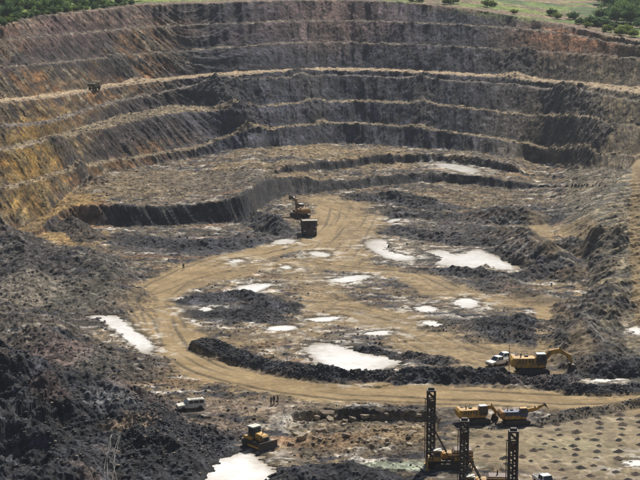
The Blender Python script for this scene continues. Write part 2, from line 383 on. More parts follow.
# ------------------------------------------------------------------ ponds: basins in the ground, water laid in them
PONDS = [
 ('pale mine pond whitened with sky glare, largest, beneath the right-hand heaps', [(420, 252), (440, 249), (455, 253), (478, 247), (490, 252), (510, 258), (525, 268), (500, 269), (470, 267), (440, 266), (424, 260)]),
 ('white pool with a crooked tail left of the largest pond', [(360, 243), (375, 238), (390, 240), (386, 249), (400, 254), (419, 256), (415, 262), (390, 261), (376, 255)]),
 ('broad white pool just behind the dark rock windrow', [(299, 349), (318, 343), (345, 344), (366, 352), (384, 355), (408, 356), (402, 362), (386, 369), (360, 371), (335, 367), (310, 357)]),
 ('white pool in the bottom foreground beside the bulldozer', [(192, 471), (205, 458), (225, 452), (250, 455), (262, 462), (284, 471), (275, 479), (240, 490), (205, 486)]),
 ('long white runnel curving along the left floor', [(83, 312), (105, 309), (122, 315), (131, 328), (150, 339), (158, 349), (146, 356), (131, 345), (116, 331), (100, 320)]),
 ('thin white sliver of water right of the long runnel', [(179, 302), (186, 302), (193, 310), (198, 321), (192, 325), (185, 314)]),
 ('small white puddle below the two loading machines', [(270, 241), (283, 238), (300, 240), (290, 245), (272, 245)]),
 ('oval puddle right of the road below the haul truck', [(304, 253), (318, 250), (335, 255), (322, 258)]),
 ('flat streak of puddle in the middle of the floor', [(322, 281), (345, 276), (373, 274), (368, 280), (345, 284)]),
 ('pale puddle above the dark hollow left of centre', [(232, 288), (250, 282), (278, 283), (266, 289), (246, 290)]),
 ('small round puddle below the largest pond', [(449, 302), (465, 297), (481, 301), (478, 308), (455, 309)]),
 ('narrow long puddle above the broad white pool', [(288, 322), (315, 317), (347, 316), (342, 320), (304, 323)]),
 ('faint puddle streak left of the narrow long puddle', [(264, 328), (280, 325), (301, 326), (290, 331), (268, 331)]),
 ('puddle strip above the dark mound by the broad pool', [(359, 332), (378, 330), (397, 331), (390, 336), (366, 336)]),
 ('pool caught between two dark rock ridges, lower right', [(583, 379), (600, 376), (632, 376), (622, 381), (596, 382)]),
 ('bright pool on the far inner bench', [(428, 163), (445, 162), (468, 166), (486, 172), (470, 174), (445, 168)]),
 ('small pool at the right edge of the slope', [(627, 326), (634, 321), (642, 322), (642, 333), (630, 332)]),
 ('white puddle at the right edge of the drill pad', [(619, 463), (630, 460), (646, 459), (646, 466), (626, 467)]),
 ('small puddle near the middle right of the floor', [(413, 308), (424, 305), (440, 308), (432, 313), (418, 312)]),
 ('tiny puddle above the streak in the middle of the floor', [(278, 267), (286, 265), (294, 267), (286, 270)]),
 ('small ragged puddle in the rubble behind the crooked pool', [(384, 222), (394, 217), (404, 216), (400, 221), (390, 224)]),
 ('little puddle at the tip of the dark hollow', [(196, 309), (206, 306), (214, 309), (206, 312)]),
 ('small puddle strip left of the two loading machines', [(225, 262), (236, 259), (247, 260), (238, 264)]),
 ('thin puddle on the floor right of centre', [(418, 322), (432, 320), (446, 323), (432, 326)]),
]
POND_OUT = []
WET = np.zeros((NR, NC)); MUD = np.zeros((NR, NC))
for k, (lab, pts) in enumerate(PONDS):
    P = world_poly(pts)
    # smooth the outline
    Q = np.vstack([P, P[:1]]); m = []
    for i in range(len(P)):
        m += [P[i] * 0.75 + Q[i + 1] * 0.25, P[i] * 0.25 + Q[i + 1] * 0.75]
    P = np.array(m)
    zp = float(np.percentile([ground(*p) for p in P], 35))
    b = near_box(P, 7)
    d = d_poly(P, XX[b], YY[b]) + 2.5 * np.clip(ADD[b] - .3, 0, 3) + 1.0 * N1[b] + 1.6 * R3[b] + 0.7 * R4[b]
    zt = Z[b]
    bank = zp + 0.04 + 0.16 * np.clip(d, 0, 3) + 0.1 * np.abs(R4[b])
    t = sstep(0.0, 4.0, d)
    zt = np.where(d < 0, zp - 0.02 - 0.26 * np.clip(-d / 3, 0, 1) + .09 * R4[b] * (d > -2.5), bank * (1 - t) + np.maximum(zt, zp + 0.05) * t)
    far = d > 6
    Z[b] = np.where(far, Z[b], zt)
    WET[b] = np.maximum(WET[b], 1 - sstep(.2, 1.8, d))
    MUD[b] = np.maximum(MUD[b], (1 - sstep(1, 9, d)) * sstep(.05, .3, R3[b] + .5 * N1[b]))
    POND_OUT.append((lab, P, zp, k))

# ------------------------------------------------------------------ what the ground is made of (albedo)
C = lambda *a: np.array(a, float)
TAN, DULL, GREY, BLACK = C(.29, .208, .105), C(.19, .14, .08), C(.10, .082, .062), C(.020, .021, .025)
PALE, OCHRE, BROWN, PURP, SLATE, GREEN = C(.50, .46, .40), C(.28, .18, .068), C(.175, .1, .052), C(.14, .086, .08), C(.042, .044, .058), C(.10, .16, .028)
V1 = fbm(XX * 0.02, YY * 0.03, 4, 71); V2 = fbm(XX * 0.07, YY * 0.16, 4, 73); V3 = fbm(XX * 0.3, YY * 0.6, 3, 79)
ALB = mix(np.broadcast_to(GREY, XX.shape + (3,)), DULL, sstep(-.45, .45, V2 + .5 * V1))
ALB = mix(ALB, TAN, 0.45 * sstep(.15, .6, V1 + .4 * V3))
ALB = mix(ALB, SLATE * .7, 0.92 * sstep(-.02, .2, V2 * .7 + V3 * .5 - V1 * .2))
ALB = mix(ALB, PALE, 0.9 * sstep(.2, .38, fbm(XX * .1, YY * .3, 4, 83)) * sstep(-.35, .1, V3))
rustv = fbm(XX * .05, YY * .12, 3, 87)
ALB = mix(ALB, C(.26, .15, .08), 0.45 * sstep(.2, .55, rustv))
nz_ = lambda c: np.broadcast_to(c, XX.shape + (3,))
# patches: (mark, radius across, radius in depth, colour, amount)
def patch(u, v, rx, ry, c, a, z=None):
    p = at(u, v) if z is None else Vector((*survey(u, v, z), z))
    global ALB
    q = np.hypot((XX - p.x) / rx, (YY - p.y) / ry) + .35 * V2 + .3 * V3
    ALB = mix(ALB, c, a * (1 - sstep(.55, 1.1, q)))
for a in [(150, 185, 35, 40, DULL, .75), (220, 180, 25, 30, GREY * 1.25, .6), (330, 152, 40, 30, TAN * .9, .7), (400, 158, 30, 14, DULL, .6),
          (300, 190, 12, 30, DULL, .7), (60, 205, 16, 26, OCHRE, .95), (78, 235, 12, 16, OCHRE, .8), (45, 225, 10, 16, OCHRE * .8, .8), (35, 260, 10, 30, GREY * 1.3, .7),
          (470, 195, 34, 30, DULL * .9, .5), (240, 305, 12, 16, BLACK * 1.5, .9), (225, 315, 10, 8, BLACK * 1.5, .8), (500, 322, 22, 12, BLACK * 2.2, .65), (455, 285, 20, 8, SLATE, .6),
          (465, 232, 12, 12, BLACK * 2, .7), (200, 240, 28, 16, SLATE, .7), (290, 420, 4, 5, PALE, .5), (270, 428, 5, 2.5, PALE, .5), (330, 440, 9, 6, BROWN * 1.3, .6),
          (400, 432, 8, 8, C(.24, .16, .08), .6), (390, 465, 6, 2.5, C(.24, .27, .2), .9), (430, 466, 8, 3, C(.26, .29, .22), .9), (110, 300, 14, 14, DULL, .5),
          (520, 412, 6, 2, PALE * 1.2, .8), (565, 428, 3.5, 2, PALE * 1.15, .9), (532, 437, 4, 1.5, PALE, .8), (607, 448, 4, 1.6, PALE * 1.1, .8), (630, 440, 4, 1.5, PALE, .8),
          (600, 440, 22, 16, C(.23, .195, .125), .75), (545, 448, 16, 12, C(.22, .185, .12), .7), (500, 440, 9, 9, C(.22, .17, .1), .6), (630, 462, 14, 8, C(.22, .19, .12), .7), (570, 445, 8, 4, C(.24, .25, .15), .6), (90, 210, 6, 8, C(.3, .16, .07), .5), (190, 425, 14, 12, C(.2, .15, .11), .6), (230, 405, 14, 8, C(.2, .15, .11), .6),
          (60, 350, 9, 12, C(.17, .12, .1), .7), (110, 395, 7, 6, C(.12, .12, .12), .8), (130, 420, 6, 4, C(.25, .18, .12), .7), (60, 395, 8, 6, C(.16, .11, .09), .5)]:
    patch(*a)
ALB = mix(ALB, mix(nz_(C(.215, .165, .098)), C(.27, .215, .135), sstep(-.3, .4, V2 + .5 * V3)), PAD * .62)
# roads
rc = mix(np.broadcast_to(TAN, XX.shape + (3,)), TAN * C(.80, .78, .74), sstep(-.3, .5, V2 + V3 * .4))
rc = mix(rc, C(.35, .265, .15), .5 * sstep(.1, .5, fbm(XX * .04, YY * .1, 3, 91)))
rc = mix(rc, C(.10, .078, .05), .85 * TRACK)
ALB = mix(ALB, rc, np.clip(PATHW * 1.05, 0, .96))
# left ochre slope, right slope
rs = sstep(0.155, 0.18, SS) * (SEG == 4)
ALB = mix(ALB, mix(np.broadcast_to(C(.13, .115, .085), XX.shape + (3,)), C(.26, .21, .13), sstep(-.05, .25, rg + .4 * V3)), rs * .9 * (1 - .8 * np.clip(PATHW, 0, 1)))
ALB = mix(ALB, C(.075, .07, .06), rs * .9 * sstep(-.05, .2, -rg + .3 * V3) * (1 - np.clip(PATHW, 0, 1)))
ALB = mix(ALB, C(.15, .13, .09), ((SS > .165) & (SEG >= 5) & (SEG < 11)) * .6)
# low cuts (first and second): dark rock, backlit shade of the faces painted in
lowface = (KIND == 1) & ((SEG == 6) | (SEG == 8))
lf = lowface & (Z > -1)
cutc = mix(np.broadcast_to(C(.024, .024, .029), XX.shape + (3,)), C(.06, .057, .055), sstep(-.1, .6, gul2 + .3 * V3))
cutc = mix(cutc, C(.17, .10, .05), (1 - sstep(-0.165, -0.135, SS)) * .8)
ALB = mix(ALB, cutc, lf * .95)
# pit wall
su = lambda u: (u - 320) / 1500 / CP
nz = lambda c: np.broadcast_to(c, XX.shape + (3,))
wc = mix(nz(SLATE), SLATE * C(1.5, 1.4, 1.3), sstep(-.2, .6, gul + .4 * gul2))  # bluish dark rock tone also carries sky-lit shade and haze
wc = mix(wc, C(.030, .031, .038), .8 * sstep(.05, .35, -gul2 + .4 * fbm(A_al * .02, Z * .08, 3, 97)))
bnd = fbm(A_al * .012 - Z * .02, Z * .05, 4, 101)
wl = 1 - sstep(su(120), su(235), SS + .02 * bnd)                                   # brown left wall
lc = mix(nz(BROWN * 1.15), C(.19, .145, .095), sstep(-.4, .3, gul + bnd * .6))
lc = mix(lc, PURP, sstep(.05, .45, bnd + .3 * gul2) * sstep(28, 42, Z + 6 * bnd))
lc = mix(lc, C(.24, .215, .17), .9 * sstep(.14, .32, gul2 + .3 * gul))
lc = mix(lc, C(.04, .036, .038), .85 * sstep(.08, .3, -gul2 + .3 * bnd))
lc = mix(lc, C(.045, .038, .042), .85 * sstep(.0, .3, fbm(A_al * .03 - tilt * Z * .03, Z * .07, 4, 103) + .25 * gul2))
lc = mix(lc, OCHRE * .9, .6 * sstep(.3, .48, fbm(A_al * .035 - tilt * Z * .04, Z * .05, 4, 105) + .2 * gul2) * (1 - sstep(40, 52, Z)))
wc = mix(wc, lc * .82, wl)
oc = np.exp(-(((SS - su(35)) / .024) ** 2 + ((Z - 17) / 10) ** 2))
wc = mix(wc, mix(nz(OCHRE), C(.2, .15, .075), sstep(-.2, .3, gul2)), np.clip(oc * 1.1 + .7 * gul2 * (oc > .1), 0, .9))
wr = sstep(su(430), su(600), SS + .02 * bnd)                                      # grey-brown right wall
wc = mix(wc, mix(nz(C(.135, .11, .08)), C(.22, .18, .115), sstep(-.1, .5, gul2 + gul * .5)), .85 * wr)
rd = np.exp(-(((SS - su(565)) / .03) ** 2 + ((Z - 46) / 5) ** 2))
wc = mix(wc, C(.26, .135, .08), np.clip(rd * 1.3, 0, .85))
ctr = np.exp(-(((SS - su(330)) / .02) ** 2)) * sstep(34, 48, Z)
wc = mix(wc, C(.17, .13, .11), np.clip(ctr * .9 + .3 * gul2 * (ctr > .1), 0, .8))
wc = mix(wc, PURP * 1.1, sstep(40, 54, Z + 4 * bnd) * .45 * (1 - .5 * wr) * sstep(-.4, .2, bnd + ctr))
strata = fbm(A_al * .01, (Z + 1.5 * bnd) * .55, 4, 131)
wc = wc * (1 + .45 * np.clip(strata, -1, 1))[..., None]
blk = fbm(A_al * .25, Z * .35 + SEG * 2.0, 4, 133)
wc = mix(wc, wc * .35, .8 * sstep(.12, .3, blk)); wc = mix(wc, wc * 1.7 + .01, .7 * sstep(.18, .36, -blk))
wc = wc * .78  # wall albedo lowered to deepen the shade on the faces
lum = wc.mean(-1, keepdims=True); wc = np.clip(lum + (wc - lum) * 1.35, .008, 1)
wc = mix(wc, C(.05, .045, .045) * (1 + .5 * V3[..., None]), SPUR * .7)
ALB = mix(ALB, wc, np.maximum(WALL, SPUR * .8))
# pale spoil lying on the bench tops, tan haul road
bt = (KIND == 2)
patchy = sstep(-.35, .15, fbm(A_al * .05, SEG * 4.4, 4, 121) + .3 * gul2)
ALB = mix(ALB, mix(nz(C(.115, .094, .074)), C(.22, .18, .13), sstep(-.2, .4, V3 + gul2 * .5)), bt * (.3 + .6 * patchy))
ledge = bt & (SEG == 13)
lowbench = bt & (SEG <= 13)
ALB = mix(ALB, C(.25, .19, .11), lowbench * .6)
rows_road = (SEG == i_road)
ALB = mix(ALB, mix(nz(C(.45, .34, .22)), C(.36, .27, .17), sstep(-.2, .3, V3)), rows_road * (.55 + .45 * sstep(0.1, 0.3, FRAC)))
outer = (SEG == i_road - 2)
ALB = mix(ALB, C(.17, .145, .125), outer * .8)
# sloped crest spill: pale lines along crests
crest = WALL * sstep(.9, .99, FRAC)
ALB = mix(ALB, C(.24, .19, .14), crest * .3 * patchy * sstep(-.2, .3, gul2))
# dark rock heaps
dstr = fbm(da * .3, db * .05, 4, 135)
dk = mix(nz(BLACK * 1.1), C(.05, .052, .062), sstep(0, .4, .7 * R4 + dstr * .9))
dk = mix(dk, C(.13, .1, .085), .6 * sstep(.2, .5, fbm(XX * .08, YY * .1, 3, 107)))
ALB = mix(ALB, dk, np.clip(DARK, 0, 1) * (1 - .5 * np.clip(PATHW, 0, 1) * (ADD < .4)))
ALB = mix(ALB, C(.21, .16, .09) * (1 + .3 * V3[..., None]), CUT * .35)
ALB = mix(ALB, PALE * 1.1, MUD * .8 * (DARK < .5))
ALB = mix(ALB, ALB * .36, WET * .9)
# country beyond the rim
top = (KIND == 3)
g = mix(nz(GREEN), C(.18, .22, .045), sstep(-.3, .4, fbm(XX * .03, YY * .02, 4, 109)))
g = mix(g, C(.05, .09, .03), sstep(.0, .35, fbm(XX * .05, YY * .02, 4, 113)) * .9)
g = mix(g, C(.2, .13, .09), .85 * sstep(.0, .2, fbm(XX * .02, YY * .05, 3, 117)) * (SS > su(400)) * (YY < 820))
bare = 1 - sstep(4, 22, YY - Yrim[None, :] + 14 * bnd)
g = mix(g, PURP * 1.2, bare * .8 * (1 - .6 * (SS > su(380))))
ALB = mix(ALB, g, top * 1.0)
topface = WALL * (SEG >= i_rim - 1) * sstep(su(400), su(470), SS)
ALB = mix(ALB, g, topface * sstep(.35, .8, FRAC + .4 * bnd))
# late stains over the heaps
for a in [(60, 350, 8, 10, C(.16, .115, .1), .7), (30, 330, 7, 8, C(.12, .1, .085), .45), (112, 393, 6, 5, C(.12, .12, .125), .8), (132, 420, 5, 3.5, C(.24, .17, .11), .75), (50, 380, 4, 5, C(.15, .1, .09), .4), (75, 290, 12, 22, C(.105, .1, .075), .5), (25, 290, 10, 26, C(.2, .17, .13), .6), (150, 395, 7, 7, C(.15, .11, .09), .7), (100, 360, 6, 10, C(.11, .1, .085), .6)]:
    patch(*a)
near = YY < 200
ALB = mix(ALB, GREY, near * .8)
ALB = np.clip(ALB, .012, .75)

# ------------------------------------------------------------------ materials
MATS = {}
def principled(name, colr, rough=.7, metal=0.0, spec=.4, dirt=0.0, noise_scale=2.0, var=.25, bump=0.0):
    if name in MATS: return MATS[name]
    m = bpy.data.materials.new(name); m.use_nodes = True; nt = m.node_tree; n = nt.nodes; bs = n['Principled BSDF']
    tc = n.new('ShaderNodeTexCoord'); nz_ = n.new('ShaderNodeTexNoise'); nz_.inputs['Scale'].default_value = noise_scale; nz_.inputs['Detail'].default_value = 5
    nt.links.new(tc.outputs['Object'], nz_.inputs['Vector'])
    r = n.new('ShaderNodeValToRGB'); nt.links.new(nz_.outputs['Fac'], r.inputs[0])
    c = np.array(colr[:3]); lo = c * (1 - var); hi = np.minimum(c * (1 + var * .6), 1)
    if dirt: lo = lo * (1 - dirt) + np.array([.20, .15, .09]) * dirt
    r.color_ramp.elements[0].position = .32; r.color_ramp.elements[1].position = .62
    r.color_ramp.elements[0].color = (*lo, 1); r.color_ramp.elements[1].color = (*hi, 1)
    nt.links.new(r.outputs[0], bs.inputs['Base Color'])
    bs.inputs['Roughness'].default_value = rough; bs.inputs['Metallic'].default_value = metal
    bs.inputs['Specular IOR Level'].default_value = spec
    if bump:
        bp = n.new('ShaderNodeBump'); bp.inputs['Strength'].default_value = bump; bp.inputs['Distance'].default_value = .1
        nt.links.new(nz_.outputs['Fac'], bp.inputs['Height']); nt.links.new(bp.outputs[0], bs.inputs['Normal'])
    MATS[name] = m
    return m
def ground_material():
    m = bpy.data.materials.new('quarried_ground'); m.use_nodes = True; nt = m.node_tree; n = nt.nodes; L = nt.links; bs = n['Principled BSDF']
    at_ = n.new('ShaderNodeAttribute'); at_.attribute_name = 'albedo'
    geo = n.new('ShaderNodeNewGeometry')
    def noise(scale, detail, ax=(1, 1, 1)):
        mp = n.new('ShaderNodeMapping'); mp.inputs['Scale'].default_value = ax; L.new(geo.outputs['Position'], mp.inputs[0])
        t = n.new('ShaderNodeTexNoise'); t.inputs['Scale'].default_value = scale; t.inputs['Detail'].default_value = detail; t.inputs['Roughness'].default_value = .65
        L.new(mp.outputs[0], t.inputs['Vector']); return t
    a = noise(1.1, 9, (1, .7, 1.3)); a.inputs['Roughness'].default_value = .78
    b = noise(.16, 6, (1, .6, 1)); c = noise(5.0, 4, (1, .6, 1))
    def rng_(t, lo, hi, f0=.3, f1=.7):
        r = n.new('ShaderNodeMapRange'); r.inputs[1].default_value = f0; r.inputs[2].default_value = f1; r.inputs[3].default_value = lo; r.inputs[4].default_value = hi
        L.new(t.outputs['Fac'], r.inputs[0]); return r
    ra, rb, rc_ = rng_(a, .45, 1.55, .32, .68), rng_(b, .65, 1.35), rng_(c, .75, 1.25)
    mu0 = n.new('ShaderNodeMath'); mu0.operation = 'MULTIPLY'; L.new(ra.outputs[0], mu0.inputs[0]); L.new(rb.outputs[0], mu0.inputs[1])
    mu1 = n.new('ShaderNodeMath'); mu1.operation = 'MULTIPLY'; L.new(mu0.outputs[0], mu1.inputs[0]); L.new(rc_.outputs[0], mu1.inputs[1])
    def cells(scale, ax, lo, hi):
        wv = n.new('ShaderNodeVectorMath'); wv.operation = 'MULTIPLY_ADD'; L.new(a.outputs['Color'], wv.inputs[0]); wv.inputs[1].default_value = (1.2 / scale * .5,) * 3; L.new(geo.outputs['Position'], wv.inputs[2])
        mp = n.new('ShaderNodeMapping'); mp.inputs['Scale'].default_value = ax; mp.inputs['Rotation'].default_value = (.3, .5, .4); L.new(wv.outputs[0], mp.inputs[0])
        v = n.new('ShaderNodeTexVoronoi'); v.inputs['Scale'].default_value = scale; L.new(mp.outputs[0], v.inputs['Vector'])
        sp = n.new('ShaderNodeSeparateColor'); L.new(v.outputs['Color'], sp.inputs[0])
        r = n.new('ShaderNodeMapRange'); r.inputs[3].default_value = lo; r.inputs[4].default_value = hi; L.new(sp.outputs[0], r.inputs[0]); return r
    c1, c2 = cells(.38, (1, .7, 1.3), .65, 1.35), cells(1.3, (1, .7, 1.2), .6, 1.4)
    mc = n.new('ShaderNodeMath'); mc.operation = 'MULTIPLY'; L.new(c1.outputs[0], mc.inputs[0]); L.new(c2.outputs[0], mc.inputs[1])
    mu = n.new('ShaderNodeMath'); mu.operation = 'MULTIPLY'; L.new(mu1.outputs[0], mu.inputs[0]); L.new(mc.outputs[0], mu.inputs[1])
    gr = n.new('ShaderNodeAttribute'); gr.attribute_name = 'grit'
    mf = n.new('ShaderNodeMix'); mf.inputs['A'].default_value = 1.0; L.new(gr.outputs['Fac'], mf.inputs['Factor']); L.new(mu.outputs[0], mf.inputs['B'])
    vm = n.new('ShaderNodeVectorMath'); vm.operation = 'SCALE'; L.new(at_.outputs['Color'], vm.inputs[0]); L.new(mf.outputs['Result'], vm.inputs['Scale'])
    L.new(vm.outputs[0], bs.inputs['Base Color'])
    bs.inputs['Roughness'].default_value = .92; bs.inputs['Specular IOR Level'].default_value = .25
    bp = n.new('ShaderNodeBump'); bp.inputs['Strength'].default_value = .35; bp.inputs['Distance'].default_value = .3
    L.new(mc.outputs[0], bp.inputs['Height']); L.new(bp.outputs[0], bs.inputs['Normal'])
    return m
def water_material():
    m = bpy.data.materials.new('turbid_glare_water'); m.use_nodes = True; nt = m.node_tree; n = nt.nodes; L = nt.links; bs = n['Principled BSDF']
    geo = n.new('ShaderNodeNewGeometry'); t = n.new('ShaderNodeTexNoise'); t.inputs['Scale'].default_value = .12; t.inputs['Detail'].default_value = 4
    L.new(geo.outputs['Position'], t.inputs['Vector'])
    r = n.new('ShaderNodeValToRGB'); L.new(t.outputs['Fac'], r.inputs[0])
    r.color_ramp.elements[0].position = .35; r.color_ramp.elements[1].position = .65
    r.color_ramp.elements[0].color = (.70, .66, .61, 1); r.color_ramp.elements[1].color = (.88, .86, .83, 1)  # near-white base stands in for sky glare on the turbid water
    dp = n.new('ShaderNodeAttribute'); dp.attribute_name = 'depth'
    wn_ = n.new('ShaderNodeTexNoise'); wn_.inputs['Scale'].default_value = .7; wn_.inputs['Detail'].default_value = 5; L.new(geo.outputs['Position'], wn_.inputs['Vector'])
    ad = n.new('ShaderNodeMath'); ad.operation = 'MULTIPLY_ADD'; L.new(wn_.outputs['Fac'], ad.inputs[0]); ad.inputs[1].default_value = 1.0; ad.inputs[2].default_value = -.5
    sm_ = n.new('ShaderNodeMath'); sm_.operation = 'ADD'; L.new(dp.outputs['Fac'], sm_.inputs[0]); L.new(ad.outputs[0], sm_.inputs[1]); sm_.use_clamp = True
    mxc = n.new('ShaderNodeMix'); mxc.data_type = 'RGBA'; mxc.inputs[6].default_value = (.30, .245, .17, 1); L.new(sm_.outputs[0], mxc.inputs[0]); L.new(r.outputs[0], mxc.inputs[7])
    L.new(mxc.outputs[2], bs.inputs['Base Color'])
    bs.inputs['Roughness'].default_value = .06; bs.inputs['IOR'].default_value = 1.33
    w = n.new('ShaderNodeTexNoise'); w.inputs['Scale'].default_value = 3.0; L.new(geo.outputs['Position'], w.inputs['Vector'])
    bp = n.new('ShaderNodeBump'); bp.inputs['Strength'].default_value = .12; bp.inputs['Distance'].default_value = .05
    L.new(w.outputs['Fac'], bp.inputs['Height']); L.new(bp.outputs[0], bs.inputs['Normal'])
    return m

# ------------------------------------------------------------------ the ground sheet
def mesh_np(name, verts, quads, smooth=True):
    me = bpy.data.meshes.new(name)
    k = quads.shape[1]
    me.vertices.add(len(verts)); me.vertices.foreach_set('co', np.ascontiguousarray(verts, dtype=np.float32).ravel())
    me.loops.add(quads.size); me.loops.foreach_set('vertex_index', quads.astype(np.int32).ravel())
    me.polygons.add(len(quads)); me.polygons.foreach_set('loop_start', np.arange(0, quads.size, k, dtype=np.int32))
    me.polygons.foreach_set('use_smooth', np.full(len(quads), smooth))
    me.update(calc_edges=True)
    return me
idx = np.arange(NR * NC).reshape(NR, NC)
quads = np.stack([idx[:-1, :-1], idx[:-1, 1:], idx[1:, 1:], idx[1:, :-1]], -1).reshape(-1, 4)
me = mesh_np('ground', np.stack([XX, YY, Z], -1).reshape(-1, 3), quads, smooth=False)
ca = me.attributes.new('albedo', 'FLOAT_COLOR', 'POINT')
ca.data.foreach_set('color', np.concatenate([ALB, np.ones((NR, NC, 1))], -1).astype(np.float32).ravel())
ga = me.attributes.new('grit', 'FLOAT', 'POINT'); ga.data.foreach_set('value', np.clip(1 - .72 * np.clip(PATHW, 0, 1) * (DARK < .5) - .5 * rows_road - .5 * PAD, .2, 1).astype(np.float32).ravel())
me.materials.append(ground_material())
ground_obj = bpy.data.objects.new('ground', me); col.objects.link(ground_obj)
ground_obj['kind'] = 'structure'; ground_obj['label'] = 'stepped open pit mine ground with tan tracks and dark benches'; ground_obj['category'] = 'ground'
GROUND_MAT = me.materials[0]
WATER = water_material()
for lab, P, zp, k in POND_OUT:
    c = P.mean(0); d = P - c; L_ = np.hypot(d[:, 0], d[:, 1])[:, None]
    # walk the outline outwards so that the shore line is cut by the basin
    nx = np.roll(P, -1, 0) - np.roll(P, 1, 0); nrm = np.stack([nx[:, 1], -nx[:, 0]], 1); nrm /= np.hypot(nrm[:, 0], nrm[:, 1])[:, None] + 1e-9
    area = 0.5 * np.sum(P[:, 0] * np.roll(P[:, 1], -1) - np.roll(P[:, 0], -1) * P[:, 1])
    Q = P + nrm * (1.6 if area > 0 else -1.6)
    if area < 0: Q = Q[::-1].copy(); P = P[::-1].copy()
    n_ = len(Q)
    rings = [(Q, 0.0), (c + (P - c) * .95, .15), (c + (P - c) * .8, .75), (c + (P - c) * .5, 1.0)]
    vs = [(x - c[0], y - c[1], 0) for R__, _ in rings for x, y in R__]
    fs = [(k_ * n_ + i, k_ * n_ + (i + 1) % n_, (k_ + 1) * n_ + (i + 1) % n_, (k_ + 1) * n_ + i) for k_ in range(3) for i in range(n_)] + [tuple(range(3 * n_, 4 * n_))]
    pm = bpy.data.meshes.new('pond'); pm.from_pydata(vs, [], fs); pm.materials.append(WATER)
    da_ = pm.attributes.new('depth', 'FLOAT', 'POINT'); da_.data.foreach_set('value', [v_ for _, v_ in rings for _ in range(n_)])
    o = bpy.data.objects.new('pond', pm); o.location = (c[0], c[1], zp); col.objects.link(o)
    o['kind'] = 'structure'; o['label'] = lab; o['category'] = 'pond'
# ------------------------------------------------------------------ mesh builder
random.seed(5)
class MB:
    def __init__(self): self.v = []; self.f = []
    def add(self, vs, fs):
        o = len(self.v); self.v += [tuple(p) for p in vs]; self.f += [tuple(i + o for i in f) for f in fs]; return self
    def box(self, x0, x1, y0, y1, z0, z1, taper=0.0):
        t = taper
        return self.add([(x0, y0, z0), (x1, y0, z0), (x1, y1, z0), (x0, y1, z0), (x0 + t, y0 + t, z1), (x1 - t, y0 + t, z1), (x1 - t, y1 - t, z1), (x0 + t, y1 - t, z1)],
                        [(0, 3, 2, 1), (4, 5, 6, 7), (0, 1, 5, 4), (1, 2, 6, 5), (2, 3, 7, 6), (3, 0, 4, 7)])
    def prism(self, prof, y0, y1, inset=0.0):
        """outline in x-z extruded across y, long edges chamfered by inset"""
        n = len(prof); cx = sum(p[0] for p in prof) / n; cz = sum(p[1] for p in prof) / n
        A = sum(prof[i][0] * prof[(i + 1) % n][1] - prof[(i + 1) % n][0] * prof[i][1] for i in range(n))
        if A < 0: prof = prof[::-1]
        rings = [(y0, inset), (y0 + inset, 0), (y1 - inset, 0), (y1, inset)] if inset else [(y0, 0), (y1, 0)]
        vs = []
        for y, s in rings:
            for x, z in prof:
                d = math.hypot(x - cx, z - cz) or 1; k = max(0, 1 - s / d)
                vs.append((cx + (x - cx) * k, y, cz + (z - cz) * k))
        fs = [tuple(range(n)), tuple(reversed(range((len(rings) - 1) * n, len(rings) * n)))]
        for r in range(len(rings) - 1):
            for i in range(n):
                a, b_ = r * n + i, r * n + (i + 1) % n
                fs.append((b_, a, a + n, b_ + n))
        return self.add(vs, fs)
    def tube(self, p0, p1, r0, r1=None, n=10):
        r1 = r0 if r1 is None else r1; p0, p1 = Vector(p0), Vector(p1); d = (p1 - p0)
        q = d.to_track_quat('Z', 'Y'); vs = []
        for p, r in ((p0, r0), (p1, r1)):
            for i in range(n):
                a = 2 * math.pi * i / n; vs.append(p + q @ Vector((r * math.cos(a), r * math.sin(a), 0)))
        fs = [tuple(reversed(range(n))), tuple(range(n, 2 * n))] + [(i, (i + 1) % n, n + (i + 1) % n, n + i) for i in range(n)]
        return self.add(vs, fs)
    def beam(self, p0, p1, w, h=None):
        h = h or w; p0, p1 = Vector(p0), Vector(p1); q = (p1 - p0).to_track_quat('Z', 'Y'); vs = []
        for p in (p0, p1):
            for a, b_ in ((-1, -1), (1, -1), (1, 1), (-1, 1)): vs.append(p + q @ Vector((a * w / 2, b_ * h / 2, 0)))
        return self.add(vs, [(3, 2, 1, 0), (4, 5, 6, 7), (0, 1, 5, 4), (1, 2, 6, 5), (2, 3, 7, 6), (3, 0, 4, 7)])
    def build(self, name, mat, parent=None, smooth=False, loc=None):
        m = bpy.data.meshes.new(name); m.from_pydata(self.v, [], self.f); m.materials.append(mat)
        if smooth:
            for p in m.polygons: p.use_smooth = True
        m.update()
        o = bpy.data.objects.new(name, m); col.objects.link(o)
        if parent is not None: o.parent = parent
        if loc is not None: o.location = loc
        return o
def empty(name, label, cat, loc, rz=0.0, group=None, scale=1.0, tiltv=(0, 0)):
    o = bpy.data.objects.new(name, None); o.empty_display_size = .5; col.objects.link(o)
    o.location = loc; o.rotation_euler = (tiltv[0], tiltv[1], rz); o.scale = (scale,) * 3
    o['label'] = label; o['category'] = cat
    if group: o['group'] = group
    return o
def relabel(o, label, group=None):
    o['label'] = label
    if group: o['group'] = group
def copy_tree(o, parent=None):
    c = o.copy(); col.objects.link(c); c.parent = parent
    for ch in list(o.children): copy_tree(ch, c)
    return c
def stand(u, v, dz=0.0):
    p = at(u, v); return Vector((p.x, p.y, p.z + dz))

